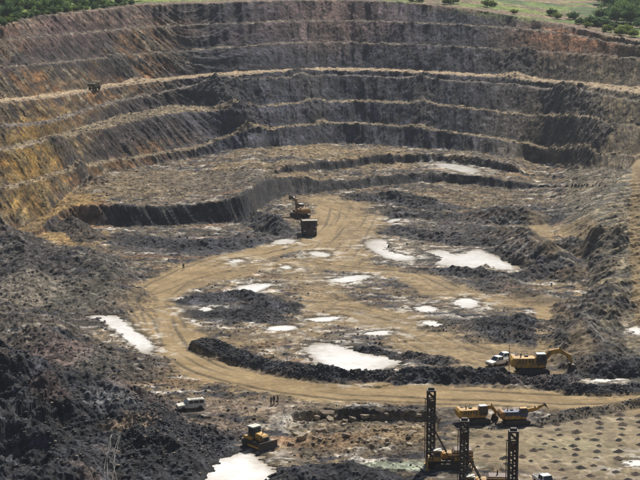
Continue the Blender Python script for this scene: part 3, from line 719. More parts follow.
YELLOW = principled('machine_yellow', (.44, .235, .03), .5, 0, .5, dirt=.6, noise_scale=1.1, var=.45)
ORANGE = principled('machine_orange', (.27, .135, .035), .6, 0, .4, dirt=.55, noise_scale=1.1, var=.45)
OLIVE = principled('olive_body', (.16, .15, .07), .6, 0, .4, dirt=.4, noise_scale=.9)
STEEL = principled('dark_steel', (.045, .042, .045), .55, .3, .5, dirt=.25, noise_scale=1.5)
RUST = principled('rusty_steel', (.16, .085, .05), .75, .1, .3, dirt=.3, noise_scale=1.2)
BROWNP = principled('brown_housing', (.14, .10, .085), .6, 0, .4, dirt=.3, noise_scale=1.0)
RUBBER = principled('tyre_rubber', (.025, .024, .023), .85, 0, .3, dirt=.2)
WHITE = principled('white_paint', (.78, .78, .75), .35, 0, .5, dirt=.15, noise_scale=1.6, var=.1)
CREAM = principled('cream_paint', (.72, .69, .60), .35, 0, .5, dirt=.2, noise_scale=1.6, var=.1)
BLUE = principled('blue_panel', (.03, .055, .16), .5, 0, .5, dirt=.2)
TRUCKP = principled('dusty_dark_truck', (.085, .055, .045), .6, 0, .4, dirt=.3, noise_scale=1.2, var=.4)
GLASS = principled('dark_glass', (.02, .025, .03), .08, 0, .6, var=.05)
LAMP = principled('lamp_glass', (.6, .6, .55), .15, 0, .6, var=.05)
SKIN = principled('skin', (.16, .085, .05), .6); NAVY = principled('navy_cloth', (.02, .024, .045), .85); HIVIS = principled('orange_vest', (.45, .13, .02), .7)
GREYC = principled('grey_cloth', (.08, .08, .085), .85); BOOT = principled('boot', (.02, .016, .012), .7); HELM = principled('helmet_white', (.7, .7, .66), .4)
HOSE = principled('pale_hose', (.24, .24, .22), .8, spec=.2)

# ------------------------------------------------------------------ crawler track: one loop with shoes
def track_part(name, root, L, h, y0, y1, mat=None, sub=True):
    r = h / 2; prof = []
    for i in range(9):
        a = math.pi / 2 + math.pi * i / 8; prof.append((-L / 2 + r + r * math.cos(a), r + r * math.sin(a)))
    for i in range(9):
        a = -math.pi / 2 + math.pi * i / 8; prof.append((L / 2 - r + r * math.cos(a), r + r * math.sin(a)))
    t = MB().prism(prof, y0, y1).build(name, mat or STEEL, root)
    if sub:
        n = int(L / .55); s = MB().box(-.16, .16, y0 - .03, y1 + .03, -.04, .04); first = None
        for k in range(n):
            x = -L / 2 + r + (L - 2 * r) * (k + .5) / n
            for z in (h + .03,):
                if first is None: first = s.build('track_shoe', STEEL, t, loc=(x, 0, z))
                else:
                    c = first.copy(); col.objects.link(c); c.location = (x, 0, z)
        for k in range(5):
            x = -L / 2 + r + (L - 2 * r) * k / 4
            MB().tube((x, y0 - .04, r * .8), (x, y1 + .04, r * .8), r * .55, n=12).build('roller', STEEL, t)
    return t
def ribbon(center, thick):
    """banana outline round a centre line"""
    up, dn = [], []
    for i, (x, z) in enumerate(center):
        a = center[max(i - 1, 0)]; b_ = center[min(i + 1, len(center) - 1)]
        dx, dz = b_[0] - a[0], b_[1] - a[1]; l = math.hypot(dx, dz) or 1; t = thick[i] / 2
        up.append((x - dz / l * t, z + dx / l * t)); dn.append((x + dz / l * t, z - dx / l * t))
    return up + dn[::-1]
def strip_prism(mb, center, thick, y0, y1):
    up_dn = ribbon(center, thick); n = len(center)
    up, dn = up_dn[:n], up_dn[n:][::-1]
    for i in range(n - 1):
        mb.prism([dn[i], dn[i + 1], up[i + 1], up[i]], y0, y1)
    return mb
def excavator(label, loc, rz, boom, stick, bucket, scale=1.0, paint=None, roof=None, tool='bucket', bucket_rot=0.0, group='excavators in the pit', blue=False):
    P = paint or YELLOW; R_ = roof or WHITE
    e = empty('excavator', label, 'excavator', loc, rz, group, scale)
    track_part('track', e, 6.0, 1.25, -2.3, -1.5); track_part('track', e, 6.0, 1.25, 1.5, 2.3)
    MB().box(-1.6, 1.6, -1.5, 1.5, .5, 1.2, .1).tube((0, 0, 1.2), (0, 0, 1.45), 1.3, n=20).build('undercarriage', STEEL, e)
    h = MB().prism([(-3.2, 1.5), (2.0, 1.5), (2.2, 1.9), (2.2, 2.35), (-3.2, 2.35)], -1.75, 1.75, .08).build('house', P, e)
    MB().prism([(-4.3, 1.75), (-3.2, 1.5), (-3.2, 3.35), (-3.9, 3.35), (-4.3, 2.9)], -1.75, 1.75, .12).build('counterweight', ORANGE if blue else P, e)
    g = MB().prism([(-3.2, 2.36), (.5, 2.36), (.5, 3.15), (.1, 3.35), (-3.2, 3.35)], -1.7, .45, .08).build('engine_cover', BLUE if blue else P, e)
    MB().box(-3.0, -.6, .5, 1.7, 2.36, 3.0, .05).build('tank', P, e)
    for k in range(5): MB().box(-2.9 + k * .62, -2.55 + k * .62, -1.73, -1.69, 2.5, 3.1).build('vent', STEEL, g)
    MB().tube((-2.4, -.8, 3.3), (-2.4, -.8, 4.1), .12).build('exhaust', STEEL, e)
    MB().box(-1.6, -.9, -.6, .1, 3.36, 3.62, .05).build('filter_housing', STEEL, e); MB().tube((-2.9, .9, 3.0), (-2.9, .9, 3.5), .3).build('air_cleaner', STEEL, e)
    rl = MB()
    for x in (-3.0, -1.8, -.7): rl.beam((x, 1.65, 3.0), (x, 1.65, 3.9), .05)
    rl.beam((-3.0, 1.65, 3.9), (-.7, 1.65, 3.9), .05).beam((-3.0, 1.65, 3.45), (-.7, 1.65, 3.45), .05).build('handrail', STEEL, e)
    c = MB().prism([(.55, 1.9), (2.35, 1.9), (2.5, 2.9), (2.15, 4.0), (.55, 4.0)], -1.75, -.45, .06).build('cab', BLUE if blue else STEEL, e)
    MB().box(.45, 2.3, -1.82, -.38, 4.02, 4.18, .06).build('cab_roof', R_, c)
    MB().box(.75, 1.35, -1.785, -1.755, 2.8, 3.85).build('window', GLASS, c); MB().box(1.5, 2.15, -1.785, -1.755, 2.8, 3.85).build('window', GLASS, c)
    MB().box(.75, 2.0, -.445, -.415, 2.8, 3.85).build('window', GLASS, c)
    MB().prism([(2.47, 2.95), (2.51, 2.95), (2.2, 3.95), (2.16, 3.95)], -1.65, -.55).build('windscreen', GLASS, c)
    b = strip_prism(MB(), boom, [.7, .95, .95, .6] if len(boom) == 4 else [.7, .9, 1.0, .9, .6], -.15, .5).build('boom', P, e)
    s = strip_prism(MB(), stick, [.5, .75, .4], -.05, .4).build('stick', P, e)
    tx, tz = bucket
    if tool == 'bucket':
        ca, sa = math.cos(bucket_rot), math.sin(bucket_rot)
        rot = lambda x, z: (tx + x * ca - z * sa, tz + x * sa + z * ca)
        outer = [(-.2, .15), (.55, -.1), (.75, -.8), (.35, -1.45), (-.45, -1.55)]
        inner = [(-.52, -1.4), (.25, -1.28), (.58, -.75), (.42, -.15), (-.2, 0)]
        bk = MB()
        for i in range(4):
            bk.prism([rot(*outer[i]), rot(*outer[i + 1]), rot(*inner[3 - i]), rot(*inner[4 - i])], -.7, 1.05)
        bk.prism([rot(*q) for q in outer], -.74, -.66).prism([rot(*q) for q in outer], 1.01, 1.09)
        bk = bk.build('bucket', STEEL, e)
        for k in range(4):
            y = -.6 + k * .48; MB().prism([rot(-.42, -1.56), rot(-.42, -1.4), rot(-.85, -1.52)], y, y + .2).build('tooth', STEEL, bk)
    else:
        MB().beam((tx, .17, tz + .3), (tx + .55, .17, tz - .35), .6, .5).tube((tx + .5, .17, tz - .3), (tx + 1.3, .17, tz - 1.2), .14, .06).build('breaker', STEEL, e)
    def cyl(a, b_, y):
        a, b_ = Vector((a[0], y, a[1])), Vector((b_[0], y, b_[1])); m_ = a.lerp(b_, .55)
        MB().tube(a, m_, .15).tube(m_, b_, .08).build('hydraulic_cylinder', STEEL, e)
    cyl((1.6, 1.9), boom[1], .62); cyl((1.6, 1.9), boom[1], -.27)
    cyl((boom[-2][0], boom[-2][1] + .7), stick[0], .17)
    cyl((stick[0][0], stick[0][1] + .1), (tx, tz + .3), .45)
    return e

# ------------------------------------------------------------------ haul truck
def wheel(parent, x, y0, y1, r, rim_mat, name='wheel'):
    w = MB().tube((0, y0, 0), (0, y1, 0), r, n=24).build(name, RUBBER, parent, loc=(x, 0, r))
    out = y0 if abs(y0) > abs(y1) else y1; s = 1 if out > 0 else -1
    MB().tube((0, out - .02 * s, 0), (0, out + .03 * s, 0), r * .55, n=18).build('rim', rim_mat, w)
    MB().tube((0, out + .03 * s, 0), (0, out + .1 * s, 0), r * .2, n=10).build('hub', STEEL, w)
    return w
def haul_truck(label, loc, rz, body_mat, group='haul trucks in the pit', scale=1.0, tiltv=(0, 0), roof=None):
    YELLOW = TRUCKP; CREAM = roof or WHITE
    t = empty('haul_truck', label, 'truck', loc, rz, group, scale, tiltv)
    MB().box(-4.2, 3.6, -.9, .9, 1.0, 1.6, .08).build('chassis', STEEL, t)
    for s in (-1, 1):
        wheel(t, 2.6, s * 1.35, s * 2.05, .95, YELLOW)
        wheel(t, -2.2, s * 1.25, s * 2.1, .95, YELLOW); 
    MB().prism([(3.5, .9), (4.3, 1.0), (4.3, 2.2), (3.5, 2.3)], -2.0, 2.0, .06).build('bumper', STEEL, t)
    MB().box(2.2, 4.05, -2.1, 2.1, 2.35, 2.55).build('deck', YELLOW, t)
    g = MB().box(2.6, 4.2, -.75, .75, 1.5, 2.3).build('radiator_grille', STEEL, t)
    for k in range(5): MB().box(4.205, 4.26, -.66 + k * .29, -.56 + k * .29, 1.55, 2.25).build('grille_bar', YELLOW, g)
    c = MB().prism([(2.3, 2.55), (3.8, 2.55), (3.9, 3.1), (3.6, 4.0), (2.3, 4.0)], .1, 1.75, .06).build('cab', YELLOW, t)
    MB().prism([(3.92, 3.12), (3.95, 3.12), (3.66, 3.92), (3.63, 3.92)], .25, 1.6).build('windscreen', GLASS, c)
    MB().box(2.6, 3.5, 1.755, 1.785, 3.05, 3.85).build('window', GLASS, c)
    MB().box(2.4, 3.5, -1.7, -.7, 2.55, 3.2, .06).build('air_tank', STEEL, t)
    for s in (-1, 1): MB().box(4.305, 4.36, s * 1.5 - .2, s * 1.5 + .2, 1.5, 1.75).build('headlight', LAMP, t)
    rl = MB()
    for y in (-2.0, -1.3, -.6): rl.beam((4.0, y, 2.55), (4.0, y, 3.3), .05)
    rl.beam((4.0, -2.0, 3.3), (4.0, -.6, 3.3), .05).build('handrail', YELLOW, t)
    ld = MB()
    for y in (1.2, 1.6): ld.beam((4.4, y, .6), (4.15, y, 2.4), .05)
    for k in range(5): ld.beam((4.37 - k * .05, 1.2, .8 + k * .34), (4.37 - k * .05, 1.6, .8 + k * .34), .05)
    ld.build('ladder', STEEL, t)
    b = MB()
    b.prism([(-4.6, 2.6), (-2.6, 1.85), (1.9, 2.2), (1.95, 2.42), (-2.5, 2.1), (-4.6, 2.85)], -2.05, 2.05)
    for s in (-1, 1):
        b.prism([(-4.7, 2.6), (-2.6, 1.85), (1.9, 2.2), (2.2, 4.3), (1.9, 4.55), (-4.4, 3.9)], s * 2.05 - .09, s * 2.05 + .09)
        for k in range(5): b.box(-3.6 + k * 1.15, -3.4 + k * 1.15, s * 2.2 - .1, s * 2.2 + .1, 2.2, 4.1)
    b.prism([(1.75, 2.2), (1.95, 2.2), (2.2, 4.3), (2.05, 4.4)], -2.05, 2.05)
    b = b.build('dump_body', body_mat, t)
    MB().prism([(1.9, 4.35), (4.15, 4.5), (4.15, 4.72), (1.9, 4.6)], -2.2, 2.2).build('canopy', CREAM, b)
    ld_ = bmesh.new(); bmesh.ops.create_grid(ld_, x_segments=12, y_segments=9, size=1)
    for v in ld_.verts:
        x, y = v.co.x, v.co.y; v.co = Vector((-1.3 + x * 3.1, y * 1.95, 3.6 + .75 * (1 - x * x) * (1 - y * y) + random.uniform(-.08, .08)))
    lm = bpy.data.meshes.new('load'); ld_.to_mesh(lm); ld_.free(); lm.materials.append(principled('load_rock', (.09, .085, .06), .95, noise_scale=3))
    lo = bpy.data.objects.new('load', lm); lo.parent = b; col.objects.link(lo)
    for s in (-1, 1):
        MB().beam((3.9, s * 2.1, 2.6), (4.0, s * 2.35, 3.2), .05).box(3.95, 4.02, s * 2.35 - .13, s * 2.35 + .13, 3.15, 3.6).build('mirror', STEEL, t)
    return t

# ------------------------------------------------------------------ rotary blast-hole drill
def drill_rig(label, loc, rz, mast_h=12.0, scale=1.0):
    d = empty('drill_rig', label, 'drill rig', loc, rz, 'tall blast-hole drill rigs on the lower floor', scale)
    track_part('track', d, 4.6, 1.0, -1.75, -1.1); track_part('track', d, 4.6, 1.0, 1.1, 1.75)
    MB().box(-3.9, 3.3, -1.25, 1.25, 1.05, 1.4).box(-3.2, -2.6, -1.1, 1.1, .7, 1.05).build('frame', STEEL, d)
    hs = MB().prism([(-3.8, 1.42), (-.7, 1.42), (-.7, 2.75), (-.95, 2.95), (-3.6, 2.95), (-3.8, 2.75)], -1.2, .75, .06).build('machinery_house', BROWNP, d)
    for k in range(4): MB().box(-3.55 + k * .7, -3.05 + k * .7, -1.24, -1.21, 1.6, 2.6).build('side_panel', YELLOW if k in (0, 3) else BROWNP, hs)
    MB().box(-.6, 1.0, -1.2, .3, 1.42, 2.3, .05).build('compressor', YELLOW, d)
    MB().box(-3.6, -.9, .8, 1.35, 1.42, 1.9, .04).build('fuel_tank', YELLOW, d)
    MB().box(1.1, 3.3, -1.5, 1.5, 1.42, 1.52).build('drill_deck', YELLOW, d)
    c = MB().box(1.2, 2.4, .55, 1.75, 1.54, 3.1, .05).build('cab', YELLOW, d)
    MB().box(1.35, 2.25, 1.735, 1.765, 2.2, 2.9).build('window', GLASS, c); MB().box(2.38, 2.41, .7, 1.6, 2.2, 2.9).build('window', GLASS, c)
    MB().box(1.12, 2.48, .48, 1.82, 3.12, 3.22).build('cab_roof', CREAM, c)
    # mast
    mx, w = 2.75, .55
    m = MB()
    for sx in (-1, 1):
        for sy in (-1, 1): m.beam((mx + sx * w, sy * w, 1.0), (mx + sx * w, sy * w, mast_h), .26)
    m.box(mx - w - .12, mx + w + .12, -w - .12, w + .12, mast_h, mast_h + .25).box(mx - .5, mx + .5, -.3, .3, mast_h + .25, mast_h + .6, .08)
    mast = m.build('mast', STEEL, d)
    nb = 10; hb = (mast_h - 1.6) / nb
    br1 = MB().beam((-w, 0, 0), (w, 0, hb), .18).beam((-w, 0, 0), (w, 0, 0), .18)
    br2 = MB().beam((0, -w, 0), (0, w, hb), .18).beam((0, -w, 0), (0, w, 0), .18)
    f1 = f2 = None
    for k in range(nb):
        for sy in (-1, 1):
            l_ = (mx, sy * w, 1.5 + k * hb)
            if f1 is None: f1 = br1.build('brace', STEEL, mast, loc=l_)
            else: q = f1.copy(); col.objects.link(q); q.location = l_
        l_ = (mx - w, 0, 1.5 + k * hb)
        if f2 is None: f2 = br2.build('brace', STEEL, mast, loc=l_)
        else: q = f2.copy(); col.objects.link(q); q.location = l_
    MB().tube((mx, 0, .3), (mx, 0, mast_h - 2.5), .14).build('drill_pipe', STEEL, d)
    MB().box(mx - .4, mx + .4, -.4, .4, mast_h - 2.6, mast_h - 1.6, .05).build('rotary_head', RUST, d)
    MB().tube((mx + w + .35, -.2, 1.4), (mx + w + .35, -.2, mast_h - 1.4), .06).beam((mx + w, -.2, mast_h - 1.4), (mx + w + .5, -.2, mast_h - 1.2), .14).build('hose_pole', STEEL, d)
    MB().beam((-.2, -.9, 1.5), (mx - w, -.5, 6.0), .18).beam((-.2, .5, 1.5), (mx - w, .5, 6.0), .18).build('mast_stay', STEEL, d)
    MB().box(mx - .7, mx + .7, -.8, .8, .15, 1.0, .06).build('dust_hood', RUBBER, d)
    for x, y in ((-3.7, 1.15), (-3.7, -1.15), (3.3, 1.45), (3.3, -1.45)):
        MB().tube((x, y, .12), (x, y, 1.9), .13).tube((x, y, 0), (x, y, .12), .38, n=14).build('jack', YELLOW, d)
    rl = MB()
    for x in (-3.7, -2.4, -1.1, .2): rl.beam((x, 1.4, 1.9), (x, 1.4, 2.9), .05)
    rl.beam((-3.7, 1.4, 2.9), (.2, 1.4, 2.9), .05).beam((-3.7, 1.4, 2.4), (.2, 1.4, 2.4), .05).build('handrail', YELLOW, d)
    MB().tube((-2.2, -.3, 2.9), (-2.2, -.3, 3.7), .11).build('exhaust', STEEL, d)
    return d

# ------------------------------------------------------------------ bulldozer
def bulldozer(label, loc, rz):
    d = empty('bulldozer', label, 'bulldozer', loc, rz)
    track_part('track', d, 4.2, 1.25, -1.5, -.85); track_part('track', d, 4.2, 1.25, .85, 1.5)
    MB().box(-1.9, 1.7, -.85, .85, .55, 1.2).build('frame', STEEL, d)
    h = MB().prism([(.2, 1.2), (2.2, 1.2), (2.25, 1.95), (1.9, 2.25), (.2, 2.4)], -.65, .65, .08).build('hood', YELLOW, d)
    MB().box(2.255, 2.3, -.55, .55, 1.25, 2.0).build('radiator_grille', STEEL, h)
    for s in (-1, 1): MB().box(-.1 - 1.6, .15, s * 1.1 - .35, s * 1.1 + .35, 1.35, 1.75, .05).build('fender', YELLOW, d)
    c = MB().prism([(-1.3, 1.3), (.1, 1.3), (.2, 2.2), (0, 3.15), (-1.2, 3.15)], -.8, .8, .05).build('cab', STEEL, d)
    MB().box(-1.4, .15, -.95, .95, 3.17, 3.32, .05).build('cab_roof', CREAM, c)
    for s in (-1, 1): MB().box(-1.1, -.1, s * .815 - .015, s * .815 + .015, 2.2, 3.05).build('window', GLASS, c)
    MB().prism([(.215, 2.42), (.23, 2.42), (.06, 3.1), (.04, 3.1)], -.6, .6).build('windscreen', GLASS, c)
    MB().box(-1.325, -1.3, -.6, .6, 2.2, 3.05).build('window', GLASS, c)
    bl = MB(); pr = [(3.0, .05), (2.8, .35), (2.72, .75), (2.8, 1.15), (3.0, 1.45)]
    for i in range(4): bl.prism([pr[i], pr[i + 1], (pr[i + 1][0] - .12, pr[i + 1][1]), (pr[i][0] - .12, pr[i][1])], -1.95, 1.95)
    bl = bl.build('blade', STEEL, d)
    MB().box(2.9, 3.08, -1.97, 1.97, 0, .12).build('cutting_edge', STEEL, bl)
    for s in (-1, 1):
        MB().beam((-.3, s * 1.62, .55), (2.75, s * 1.62, .5), .22, .28).build('push_arm', YELLOW, d)
        MB().tube((1.7, s * .75, 1.9), (2.7, s * .75, 1.0), .08).build('hydraulic_cylinder', STEEL, d)
    MB().tube((1.2, .25, 2.3), (1.2, .25, 3.1), .08).build('exhaust', STEEL, d)
    MB().box(-2.5, -1.9, -.7, .7, .7, 1.1).prism([(-2.6, .9), (-2.3, .9), (-2.6, .05), (-2.75, .1)], -.12, .12).prism([(-2.6, .9), (-2.3, .9), (-2.6, .05), (-2.75, .1)], .45, .65).prism([(-2.6, .9), (-2.3, .9), (-2.6, .05), (-2.75, .1)], -.65, -.45).build('ripper', STEEL, d)
    return d

# ------------------------------------------------------------------ road vehicles
def car(name, label, cat, loc, rz, paint, kind, tiltv=(0, 0), group='light vehicles in the pit'):
    c = empty(name, label, cat, loc, rz, group, 1.0, tiltv)
    low = [(-2.5, .45), (2.4, .45), (2.5, .7), (2.45, .98), (1.15, 1.12), (-2.5, 1.12)]
    body = MB().prism(low, -.92, .92, .09).build('body', paint, c)
    if kind == 'suv':
        top = [(-2.42, 1.1), (1.2, 1.1), (.55, 1.83), (-2.25, 1.83)]
        wins = [(-2.1, -1.35), (-1.25, -.35), (-.25, .6)]
    else:
        top = [(-.75, 1.1), (1.2, 1.1), (.55, 1.8), (-.6, 1.8)]
        wins = [(-.6, -.1), (0, .65)]
        MB().prism([(-2.45, 1.1), (-.85, 1.1), (-.85, 1.2), (-2.45, 1.2)], .82, .9).prism([(-2.45, 1.1), (-.85, 1.1), (-.85, 1.2), (-2.45, 1.2)], -.9, -.82).box(-2.5, -2.42, -.8, .8, 1.1, 1.2).build('bed_rail', paint, c)
        MB().box(-2.35, -.9, -.76, .76, 1.125, 1.14).build('bed_liner', STEEL, c)
    cb = MB()
    n = len(top)
    vs = [(x, -.86 if z < 1.3 else -.7, z) for x, z in top] + [(x, .86 if z < 1.3 else .7, z) for x, z in top]
    cb.add(vs, [tuple(range(n)), tuple(reversed(range(n, 2 * n)))] + [((i + 1) % n, i, i + n, (i + 1) % n + n) for i in range(n)])
    cb = cb.build('cabin', paint, c)
    for s in (-1, 1):
        for a, b_ in wins:
            y = lambda z: s * (.86 - (z - 1.1) / .72 * .16 + .012)
            bb = b_ if b_ < .4 else .45
            MB().add([(a, y(1.18), 1.18), (b_, y(1.18), 1.18), (bb, y(1.7), 1.7), (a, y(1.7), 1.7), (a, y(1.18) - .03 * s, 1.18), (b_, y(1.18) - .03 * s, 1.18), (bb, y(1.7) - .03 * s, 1.7), (a, y(1.7) - .03 * s, 1.7)],
                     [(0, 1, 2, 3), (4, 7, 6, 5), (0, 4, 5, 1), (1, 5, 6, 2), (2, 6, 7, 3), (3, 7, 4, 0)]).build('window', GLASS, cb)
    MB().prism([(1.17, 1.17), (1.21, 1.17), (.66, 1.76), (.62, 1.76)], -.7, .7).build('windscreen', GLASS, cb)
    rx = (top[0][0], top[-1][0])
    MB().prism([(rx[0] + .02 - .03, 1.2), (rx[0] + .05, 1.2), (rx[1] + .02, 1.74), (rx[1] - .04, 1.74)], -.66, .66).build('rear_window', GLASS, cb)
    for x in (1.55, -1.5):
        for s in (-1, 1): wheel(c, x, s * .68, s * .95, .38, STEEL)
    for s in (-1, 1):
        MB().box(2.44, 2.52, s * .65 - .16, s * .65 + .16, .72, .92).build('headlight', LAMP, c)
        MB().box(-2.54, -2.48, s * .75 - .1, s * .75 + .1, .75, 1.0).build('tail_light', principled('tail_red', (.3, .02, .02), .3), c)
        MB().box(.85, 1.0, s * 1.0 - .1, s * 1.0 + .1, 1.12, 1.28).build('mirror', STEEL, c)
    MB().box(2.46, 2.56, -.85, .85, .42, .62).build('bumper', STEEL, c)
    if kind == 'suv': MB().beam((-2.0, .5, 1.88), (.2, .5, 1.88), .05).beam((-2.0, -.5, 1.88), (.2, -.5, 1.88), .05).build('roof_rail', STEEL, cb)
    return c

# ------------------------------------------------------------------ people: one skinned body each, helmet on top
def person(label, loc, rz, shirt, trousers, pose=0, hat=None, group='workers standing on the pit floor'):
    sw = .06 * pose
    J = {'pelvis': (0, 0, .95, .15), 'belly': (0, 0, 1.1, .145), 'chest': (0, 0, 1.32, .165), 'neck': (0, 0, 1.49, .065), 'head0': (.01, 0, 1.58, .085), 'head': (.02, 0, 1.68, .1), 'top': (.01, 0, 1.76, .06)}
    E = [('pelvis', 'belly'), ('belly', 'chest'), ('chest', 'neck'), ('neck', 'head0'), ('head0', 'head'), ('head', 'top')]
    for s, n in ((1, 'l'), (-1, 'r')):
        J['hip' + n] = (0, s * .1, .88, .095); J['knee' + n] = (.03 + s * sw, s * .12, .48, .065); J['ankle' + n] = (s * sw * 1.5, s * .13, .1, .045); J['toe' + n] = (.17 + s * sw * 1.5, s * .15, .045, .04)
        J['sh' + n] = (0, s * .2, 1.41, .065); J['elbow' + n] = (-.02 + .1 * (pose > 0), s * .27, 1.13, .047); J['wrist' + n] = (.1 + .12 * (pose > 0), s * .24 - s * .1 * (pose > 1), .9 + .13 * (pose > 1), .034)
        J['palm' + n] = (.14 + .12 * (pose > 0), s * .22 - s * .1 * (pose > 1), .83 + .16 * (pose > 1), .034)
        E += [('pelvis', 'hip' + n), ('hip' + n, 'knee' + n), ('knee' + n, 'ankle' + n), ('ankle' + n, 'toe' + n), ('chest', 'sh' + n), ('sh' + n, 'elbow' + n), ('elbow' + n, 'wrist' + n), ('wrist' + n, 'palm' + n)]
        px, py, pz, _ = J['palm' + n]
        for k in range(4):
            J['f%d' % k + n] = (px + .03, py + (k - 1.5) * .018, pz - .08 + .01 * abs(k - 1), .009); E.append(('palm' + n, 'f%d' % k + n))
        J['th' + n] = (px + .05, py - s * .035, pz - .03, .01); E.append(('palm' + n, 'th' + n))
    names = list(J); me = bpy.data.meshes.new('person'); me.from_pydata([J[k][:3] for k in names], [(names.index(a), names.index(b_)) for a, b_ in E], [])
    o = bpy.data.objects.new('person_tmp', me); col.objects.link(o)
    md = o.modifiers.new('skin', 'SKIN'); sv = me.skin_vertices[0].data
    for i, k in enumerate(names): sv[i].radius = (J[k][3], J[k][3]); sv[i].use_root = (k == 'pelvis')
    ss = o.modifiers.new('sub', 'SUBSURF'); ss.levels = 1; ss.render_levels = 1
    dg = bpy.context.evaluated_depsgraph_get(); m2 = bpy.data.meshes.new_from_object(o.evaluated_get(dg)); bpy.data.objects.remove(o)
    m2.materials.clear()
    for mt in (SKIN, shirt, trousers, BOOT): m2.materials.append(mt)
    for p in m2.polygons:
        c_ = p.center; p.use_smooth = True
        p.material_index = 3 if c_.z < .14 else 2 if (c_.z < .98 and abs(c_.y) < .2 and c_.x < .1) else 1 if (c_.z < 1.48 and c_.z > .93) else 0
    b = bpy.data.objects.new('person', m2); col.objects.link(b); b.location = loc; b.rotation_euler = (0, 0, rz)
    b['label'] = label; b['category'] = 'person'; b['group'] = group
    if hat:
        hb = bmesh.new(); bmesh.ops.create_uvsphere(hb, u_segments=14, v_segments=8, radius=.135)
        for v in list(hb.verts):
            if v.co.z < -.02: v.co.z = -.02; v.co.x *= 1.18; v.co.y *= 1.12
        hm_ = bpy.data.meshes.new('helmet'); hb.to_mesh(hm_); hb.free(); hm_.materials.append(hat)
        h_ = bpy.data.objects.new('helmet', hm_); col.objects.link(h_); h_.parent = b; h_.location = (.02, 0, 1.73)
    # face: eyes, nose and mouth
    for s in (-1, 1):
        MB().tube((.105, s * .035, 1.665), (.122, s * .035, 1.665), .012, n=8).build('eye', BOOT, b)
    MB().tube((.11, 0, 1.66), (.14, 0, 1.625), .008, .016, 8).build('nose', SKIN, b)
    MB().box(.105, .118, -.025, .025, 1.588, 1.597).build('mouth', RUST, b)
    return b

# ------------------------------------------------------------------ put the machines on the ground
R = math.radians
excavator('large yellow excavator with white cab roof digging beside white pickup behind the rock windrow', stand(532, 373), R(3),
          [(2.0, 2.2), (3.4, 4.0), (5.2, 4.35), (6.6, 3.5)], [(6.2, 3.7), (7.1, 3.3), (7.6, 1.7)], (7.5, 1.65), bucket_rot=.2)
excavator('yellow excavator with white cab roof parked between the drill masts, arm folded', stand(475, 422), R(12),
          [(2.0, 2.2), (2.9, 3.3), (3.8, 3.3), (4.6, 2.4)], [(4.4, 2.6), (4.9, 2.0), (4.8, 1.2)], (4.7, 1.3), scale=.76, bucket_rot=-.2)
excavator('yellow and blue excavator with long thin arm stretched out to the right', stand(516, 423), R(8),
          [(2.0, 2.2), (3.0, 3.0), (4.6, 3.3), (5.6, 3.5)], [(5.2, 3.4), (6.0, 3.9), (6.9, 4.3)], (6.9, 4.3), scale=.7, tool='breaker', blue=True, roof=YELLOW)
excavator('dusty orange excavator with raised bucket loading at the far end of the tan road', stand(300, 217), R(118),
          [(1.8, 2.2), (2.0, 4.2), (2.8, 5.4), (3.8, 5.8)], [(3.6, 5.8), (4.3, 6.0), (4.9, 5.9)], (4.6, 6.2), scale=.95, paint=ORANGE, bucket_rot=1.2)
haul_truck('dark haul truck with pale canopy facing the camera below the raised excavator bucket', stand(309, 234), R(-86), TRUCKP, roof=CREAM)
h0, h1 = at(70, 95), at(112, 88)
haul_truck('olive haul truck driving on the upper haul road along the left wall', Vector((TPc.x, TPc.y, ground(TPc.x, TPc.y))), math.atan2(h1.y - h0.y, h1.x - h0.x), OLIVE, scale=.74, roof=OLIVE)
drill_rig('tall dark drill rig, leftmost and farthest of the three masts', stand(448, 467), R(180), 12.2)
drill_rig('middle drill rig whose dark mast rises in front of the parked excavator', stand(482, 494), R(176), 11.0)
drill_rig('rightmost drill rig with only its dark mast above the picture edge', stand(531, 518), R(180), 12.6)
bulldozer('yellow bulldozer with pale cab roof beside the bottom white pool', stand(257, 446), R(-48))
car('station_wagon', 'cream station wagon parked on brown ground beside the dark rock heap', 'car', stand(191, 409), R(197), CREAM, 'suv')
car('pickup_truck', 'white pickup truck parked left of the large digging excavator', 'pickup', stand(498, 365), R(215), WHITE, 'pickup')
car('pickup_truck', 'white pickup at the bottom edge beside the rightmost drill mast', 'pickup', stand(545, 486), R(-70), WHITE, 'pickup')
car('pickup_truck', 'second white pickup half hidden behind the parked one by the excavator', 'pickup', stand(505, 361), R(200), WHITE, 'pickup')
# worker group
person('worker at left of the three standing on the brown ground, dark clothes', stand(271, 405.5), R(-20), NAVY, NAVY, 1, None)
person('worker in the middle of the three standing together on brown ground', stand(274, 404.5), R(-120), GREYC, NAVY, 2, HELM)
person('worker at right of the three standing together, dark trousers', stand(278, 404.5), R(-160), NAVY, GREYC, 1, None)
person('lone dark figure standing at the edge of the left tan track', stand(183.5, 270), R(-90), NAVY, NAVY, 1, None)
# antenna beside the excavator
mp = stand(509, 372); MB().tube((0, 0, 0), (0, 0, 5.2), .06).tube((0, 0, 0), (0, 0, .15), .3).beam((0, -.3, 4.6), (0, .3, 4.6), .05).build('antenna_pole', STEEL, None, loc=mp)
ap = bpy.data.objects['antenna_pole']; ap['label'] = 'thin dark antenna pole standing left of the large excavator'; ap['category'] = 'pole'

